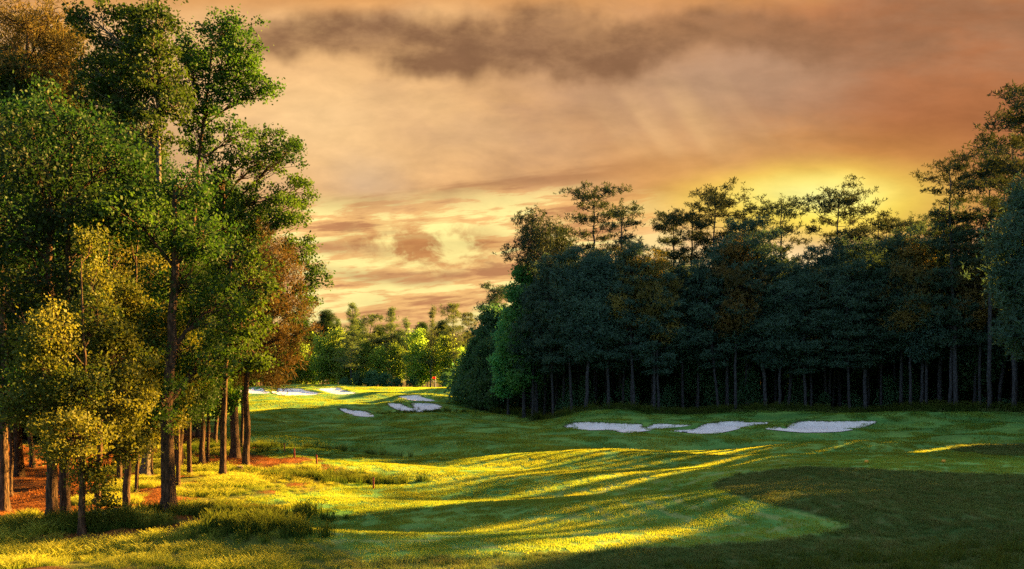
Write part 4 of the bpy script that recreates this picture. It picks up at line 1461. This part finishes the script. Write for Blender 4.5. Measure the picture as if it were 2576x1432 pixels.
def cand(x0, x1, y0, y1, per_m2, fov=True):
    n = int((x1 - x0) * (y1 - y0) * per_m2)
    x = gr.uniform(x0, x1, n)
    y = gr.uniform(y0, y1, n)
    if fov:
        k = (np.abs(x) < 0.585 * y + 1.0)
        x, y = x[k], y[k]
    return x, y


def lite(x, y):
    """mowing pattern: lanes across the fairway, rings round the bank, a paler tee"""
    r = regions(x, y)
    lanes = sstep(-0.3, 0.3, np.sin((y + 0.30 * x + 2.5 * fbm(x * 0.03, y * 0.03, 2)) * 0.95))
    d = r['ring'] * 9.0
    rg = sstep(-0.2, 0.6, np.sin(d * 3.4 + 1.5 * fbm(x * 0.3, y * 0.3, 2))) * (1 - sstep(4.0, 7.0, d)) * (d > 0.05)
    v = 0.24 + 0.36 * lanes + 0.45 * rg + 0.25 * (1 - sstep(2, 8, d)) * (d > 0.05)
    v = np.where(r['tee'] > 0.5, 1.0, v)
    v = np.where(r['green'] > 0.5, 0.75, v)
    return np.clip(v + 0.25 * fbm(x * 0.5, y * 0.5, 3), 0, 1)


# mown fairway, near then far
T_near = [tuft_mesh('tuft', 900 + i, 260, 0.62, 0.055, 0.011, 0.3, M['fairway'], True) for i in range(3)]
T_far = [tuft_mesh('tuft', 910 + i, 330, 1.9, 0.085, 0.030, 0.3, M['fairway'], True) for i in range(3)]


def fair(x, y):
    r = regions(x, y)
    k = (r['bank'] < 0.5) & (r['left'] < 0.5) & (r['straw'] < 0.4) & (r['wood'] < 0.5) & (r['patch'] < 0.5) & ~in_bunk(x, y)
    return k


x, y = cand(-22, 38, 20, 62, 4.2)
k = fair(x, y)
x, y = x[k], y[k]
scatter('fairway_grass', np.stack([x, y], 1), gr.uniform(0.8, 1.2, len(x)), T_near, True, 1, {'lite': lite(x, y)})
x, y = cand(-90, 60, 60, 192, 0.42)
k = fair(x, y) & (x > -30 - (y - 60) * 0.28)
x, y = x[k], y[k]
scatter('fairway_grass', np.stack([x, y], 1), gr.uniform(0.8, 1.1, len(x)), T_far, True, 2, {'lite': lite(x, y)})
# rough on the tee bank
T_r = [tuft_mesh('tuft', 920 + i, 44, 0.10, 0.10, 0.011, 1.0, M['rough']) for i in range(3)]
x, y = cand(-6, 40, 19, 62, 22)
r = regions(x, y)
k = ((r['bank'] > 0.5) & (r['tee'] < 0.5)) | (r['patch'] > 0.5)
x, y = x[k], y[k]
scatter('rough_grass', np.stack([x, y], 1), gr.uniform(0.6, 1.3, len(x)), T_r, True, 3)
# long fescue under the left trees
T_f = [tuft_mesh('tuft', 930 + i, 64, 0.12, 0.20, 0.009, 0.9, M['fescue']) for i in range(4)]
x, y = cand(-30, 0, 19, 66, 20)
r = regions(x, y)
dn = fbm(x * 0.5 + 2, y * 0.8, 3)
k = (r['left'] > 0.5) & (r['straw'] < 0.5) & (dn > -0.09)
x, y, dn = x[k], y[k], dn[k]
scatter('long_grass', np.stack([x, y], 1), np.clip(0.75 + 2.4 * dn, 0.4, 1.35) * (0.5 + 0.5 * sstep(0, 2.5, box_sd(x, y, POLY['left'], 3))) * gr.uniform(0.75, 1.2, len(x)), T_f, False, 4)
# short litter on the straw
T_s = [tuft_mesh('tuft', 940 + i, 40, 0.2, 0.05, 0.014, 3.0, M['strawb']) for i in range(3)]
x, y = cand(-36, -6, 24, 70, 9)
r = regions(x, y)
k = r['straw'] > 0.45
x, y = x[k], y[k]
scatter('pine_straw', np.stack([x, y], 1), gr.uniform(0.6, 1.4, len(x)), T_s, False, 5)
# green reeds in the gullies
T_d = [tuft_mesh('tuft', 950 + i, 46, 0.10, 0.42, 0.016, 0.55, M['reed']) for i in range(3)]
pts = []
for cx_, cy_, rx, ry, n in ((-8.2, 42.5, 3.0, 0.7, 170), (-10, 40.7, 2.2, 0.5, 70), (-15.5, 60.5, 5.5, 2.0, 330), (W(1000, 115), 115.5, 2, 1, 40), (W(1090, 116), 116, 4.5, 1.2, 110), (-7.0, 24.0, 1.4, 0.6, 120), (-12.5, 25.5, 2.0, 0.6, 160), (-10.5, 28.5, 2.4, 0.5, 150), (-9.5, 31.0, 2.6, 0.8, 120), (-19, 58, 4, 3, 160)):
    pts.append(np.stack([cx_ + gr.standard_normal(n) * rx * 0.6, cy_ + gr.standard_normal(n) * ry * 0.6], 1))
pts = np.concatenate(pts)
scatter('reed_grass', pts, gr.uniform(0.5, 1.15, len(pts)), T_d, False, 6)
# longer grass on the lips of the bunkers and along the foot of the right wood
T_l = [tuft_mesh('tuft', 970 + i, 30, 0.16, 0.16, 0.022, 0.8, M['rough']) for i in range(3)]
pts, scs = [], []
for P in BUNK.values():
    Q = np.concatenate([P, P[:1]])
    seg = np.hypot(*np.diff(Q, axis=0).T)
    cum = np.concatenate([[0], np.cumsum(seg)])
    for d_ in np.arange(0, cum[-1], 0.13):
        qx = np.interp(d_, cum, Q[:, 0]) + gr.normal() * 0.06
        qy = np.interp(d_, cum, Q[:, 1]) + gr.normal() * 0.06
        t = (qy - P[:, 1].min()) / np.ptp(P[:, 1])
        pts.append((qx, qy + 0.12 * (t - 0.3)))
        scs.append(0.0 if t < 0.35 else 0.3 + 0.5 * t)
scatter('lip_grass', np.array(pts), np.array(scs) * gr.uniform(0.7, 1.2, len(pts)), T_l, False, 8)
n = 2600
px = gr.uniform(1180, 2620, n)
D = np.interp(px, [e[0] for e in edge], [e[1] for e in edge]) + gr.normal(size=n) * 1.6 - 1.0
scatter('wood_edge_grass', np.stack([W(px, D), D], 1), gr.uniform(0.8, 2.6, n), T_l + T_d, False, 9)
# tall weeds along the bottom right
T_w = [tuft_mesh('tuft', 960 + i, 26, 0.12, 0.34, 0.024, 0.8, M['reed']) for i in range(3)]
x, y = cand(2, 20, 18.5, 27, 6)
lim = 20.6 + np.clip(x - 3, 0, 20) * 0.32
k = (y < lim + gr.standard_normal(len(x)) * 0.5)
x, y = x[k], y[k]
scatter('weeds', np.stack([x, y], 1), gr.uniform(0.45, 1.1, len(x)), T_w, False, 7)

# ------------------------------------------------------------------ small things
import bmesh


def cyl(bm, r0, r1, z0, z1, n=10, x=0, y=0):
    g = bmesh.ops.create_cone(bm, cap_ends=True, segments=n, radius1=r0, radius2=r1, depth=z1 - z0, matrix=Matrix.Translation((x, y, (z0 + z1) / 2)))
    return g


def fin(name, bm, mat, parent=None):
    me = bpy.data.meshes.new(name)
    bm.to_mesh(me)
    bm.free()
    me.materials.append(mat)
    return link(name, me, parent)


# flagstick
fx, fy = W(1096, 178), 178.0
fz = hz1(fx, fy)
fl = empty('flagstick', (fx, fy, fz))
tag(fl, 'flagstick with a small red flag on the far putting green', 'flag')
bm = bmesh.new(); cyl(bm, 0.03, 0.025, -0.1, 2.3, 8); fin('pole', bm, M['white'], fl)
bm = bmesh.new()
N_ = 8
top = [bm.verts.new((0.03 - 0.03 * 0 - i / N_ * 0.62, 0.06 * math.sin(i * 0.9), 2.28 - 0.10 * (i / N_))) for i in range(N_ + 1)]
bot = [bm.verts.new((0.03 - i / N_ * 0.62, 0.06 * math.sin(i * 0.9 + 0.3), 1.70 + 0.02 * i)) for i in range(N_ + 1)]
for i in range(N_):
    bm.faces.new((top[i], top[i + 1], bot[i + 1], bot[i]))
r_ = bmesh.ops.solidify(bm, geom=bm.faces[:], thickness=0.012)
fin('flag_cloth', bm, M['redcloth'], fl)
bm = bmesh.new(); cyl(bm, 0.055, 0.055, -0.09, 0.015, 12); fin('cup', bm, M['white'], fl)

# hazard stakes
for px, py, hh, lab in ((940, 1230, 0.5, 'red hazard stake by the reedy gully, nearest of the stakes'), (797, 1170, 0.5, 'red hazard stake beside the far ditch, right of the others'),
                        (741, 1152, 0.48, 'red hazard stake at the middle of the far ditch'), (716, 1136, 0.45, 'dull red stake at the head of the far ditch')):
    x, y = unproj(px, py)
    st = empty('hazard_stake', (x, y, hz1(x, y)))
    tag(st, lab, 'stake', 'red hazard stakes')
    bm = bmesh.new()
    bmesh.ops.create_cube(bm, size=1.0, matrix=Matrix.Translation((0, 0, hh / 2 - 0.1)) @ Matrix.Diagonal((0.075, 0.055, hh + 0.2, 1)))
    bmesh.ops.bevel(bm, geom=bm.edges[:], offset=0.008, segments=1, affect='EDGES')
    fin('post', bm, M['red'], st)
    bm = bmesh.new()
    bmesh.ops.create_cone(bm, cap_ends=True, segments=4, radius1=0.05, radius2=0.012, depth=0.07, matrix=Matrix.Translation((0, 0, hh + 0.034)) @ Matrix.Rotation(R(45), 4, 'Z'))
    fin('pointed_top', bm, M['red'], st)
    st.rotation_euler = (R(2), R(-2), 0.3)

# tee markers
for px, py, lab in ((2180, 1166, 'small yellow tee marker on the tee, left of the two'), (2374, 1165, 'small yellow tee marker on the tee, right of the two')):
    x, y = unproj(px, py)
    tm_ = empty('tee_marker', (x, y, hz1(x, y)))
    tag(tm_, lab, 'tee marker', 'yellow tee markers')
    bm = bmesh.new()
    bmesh.ops.create_uvsphere(bm, u_segments=14, v_segments=10, radius=0.075, matrix=Matrix.Translation((0, 0, 0.085)) @ Matrix.Diagonal((1.25, 1, 0.95, 1)))
    for f in bm.faces: f.smooth = True
    fin('ball', bm, M['yellow'], tm_)
    bm = bmesh.new(); cyl(bm, 0.018, 0.018, -0.08, 0.03, 8); fin('spike', bm, M['black'], tm_)

# rake lying on the lip of the middle bunker
x, y = unproj(1722, 1089)
rk = empty('bunker_rake', (x, y, hz1(x, y) + 0.06), R(12))
tag(rk, 'rake lying on the front lip of the middle near bunker', 'rake')
tb = Tubes(); tb.tube([(0, 0, 0.03), (0.9, 0.45, 0.12), (1.8, 0.9, 0.26)], [0.016, 0.016, 0.014], 8)
link('handle', tb.mesh('handle', M['wood']), rk)
bm = bmesh.new()
bmesh.ops.create_cube(bm, size=1.0, matrix=Matrix.Rotation(R(26), 4, 'Z') @ Matrix.Diagonal((0.06, 0.62, 0.06, 1)) @ Matrix.Translation((0, 0, 0.6)))
fin('head', bm, M['black'], rk)
bm = bmesh.new()
for i in range(9):
    yy = -0.28 + i * 0.07
    m4 = Matrix.Rotation(R(26), 4, 'Z') @ Matrix.Translation((0, yy, -0.025))
    bmesh.ops.create_cone(bm, cap_ends=True, segments=5, radius1=0.004, radius2=0.011, depth=0.10, matrix=m4)
fin('tines', bm, M['black'], rk)

# stump between the trunks
x, y = unproj(602, 1190)
sp_ = empty('tree_stump', (x, y, hz1(x, y) - 0.02))
tag(sp_, 'short dark tree stump in the grass left of the sun-tinted pine', 'stump')
rng = np.random.RandomState(4)
tb = Tubes()
tb.tube([(0, 0, -0.1), (0, 0, 0.03), (0.01, 0, 0.12), (0.015, 0, 0.24), (0.02, 0, 0.34)], [0.24, 0.21, 0.17, 0.155, 0.15], 12, rng, 0.06)
link('bark', tb.mesh('bark', M['bark']), sp_)
bm = bmesh.new()
bmesh.ops.create_circle(bm, cap_ends=True, segments=12, radius=0.15, matrix=Matrix.Translation((0.02, 0, 0.335)) @ Matrix.Rotation(R(6), 4, 'X'))
fin('cut_face', bm, M['wood'], sp_)
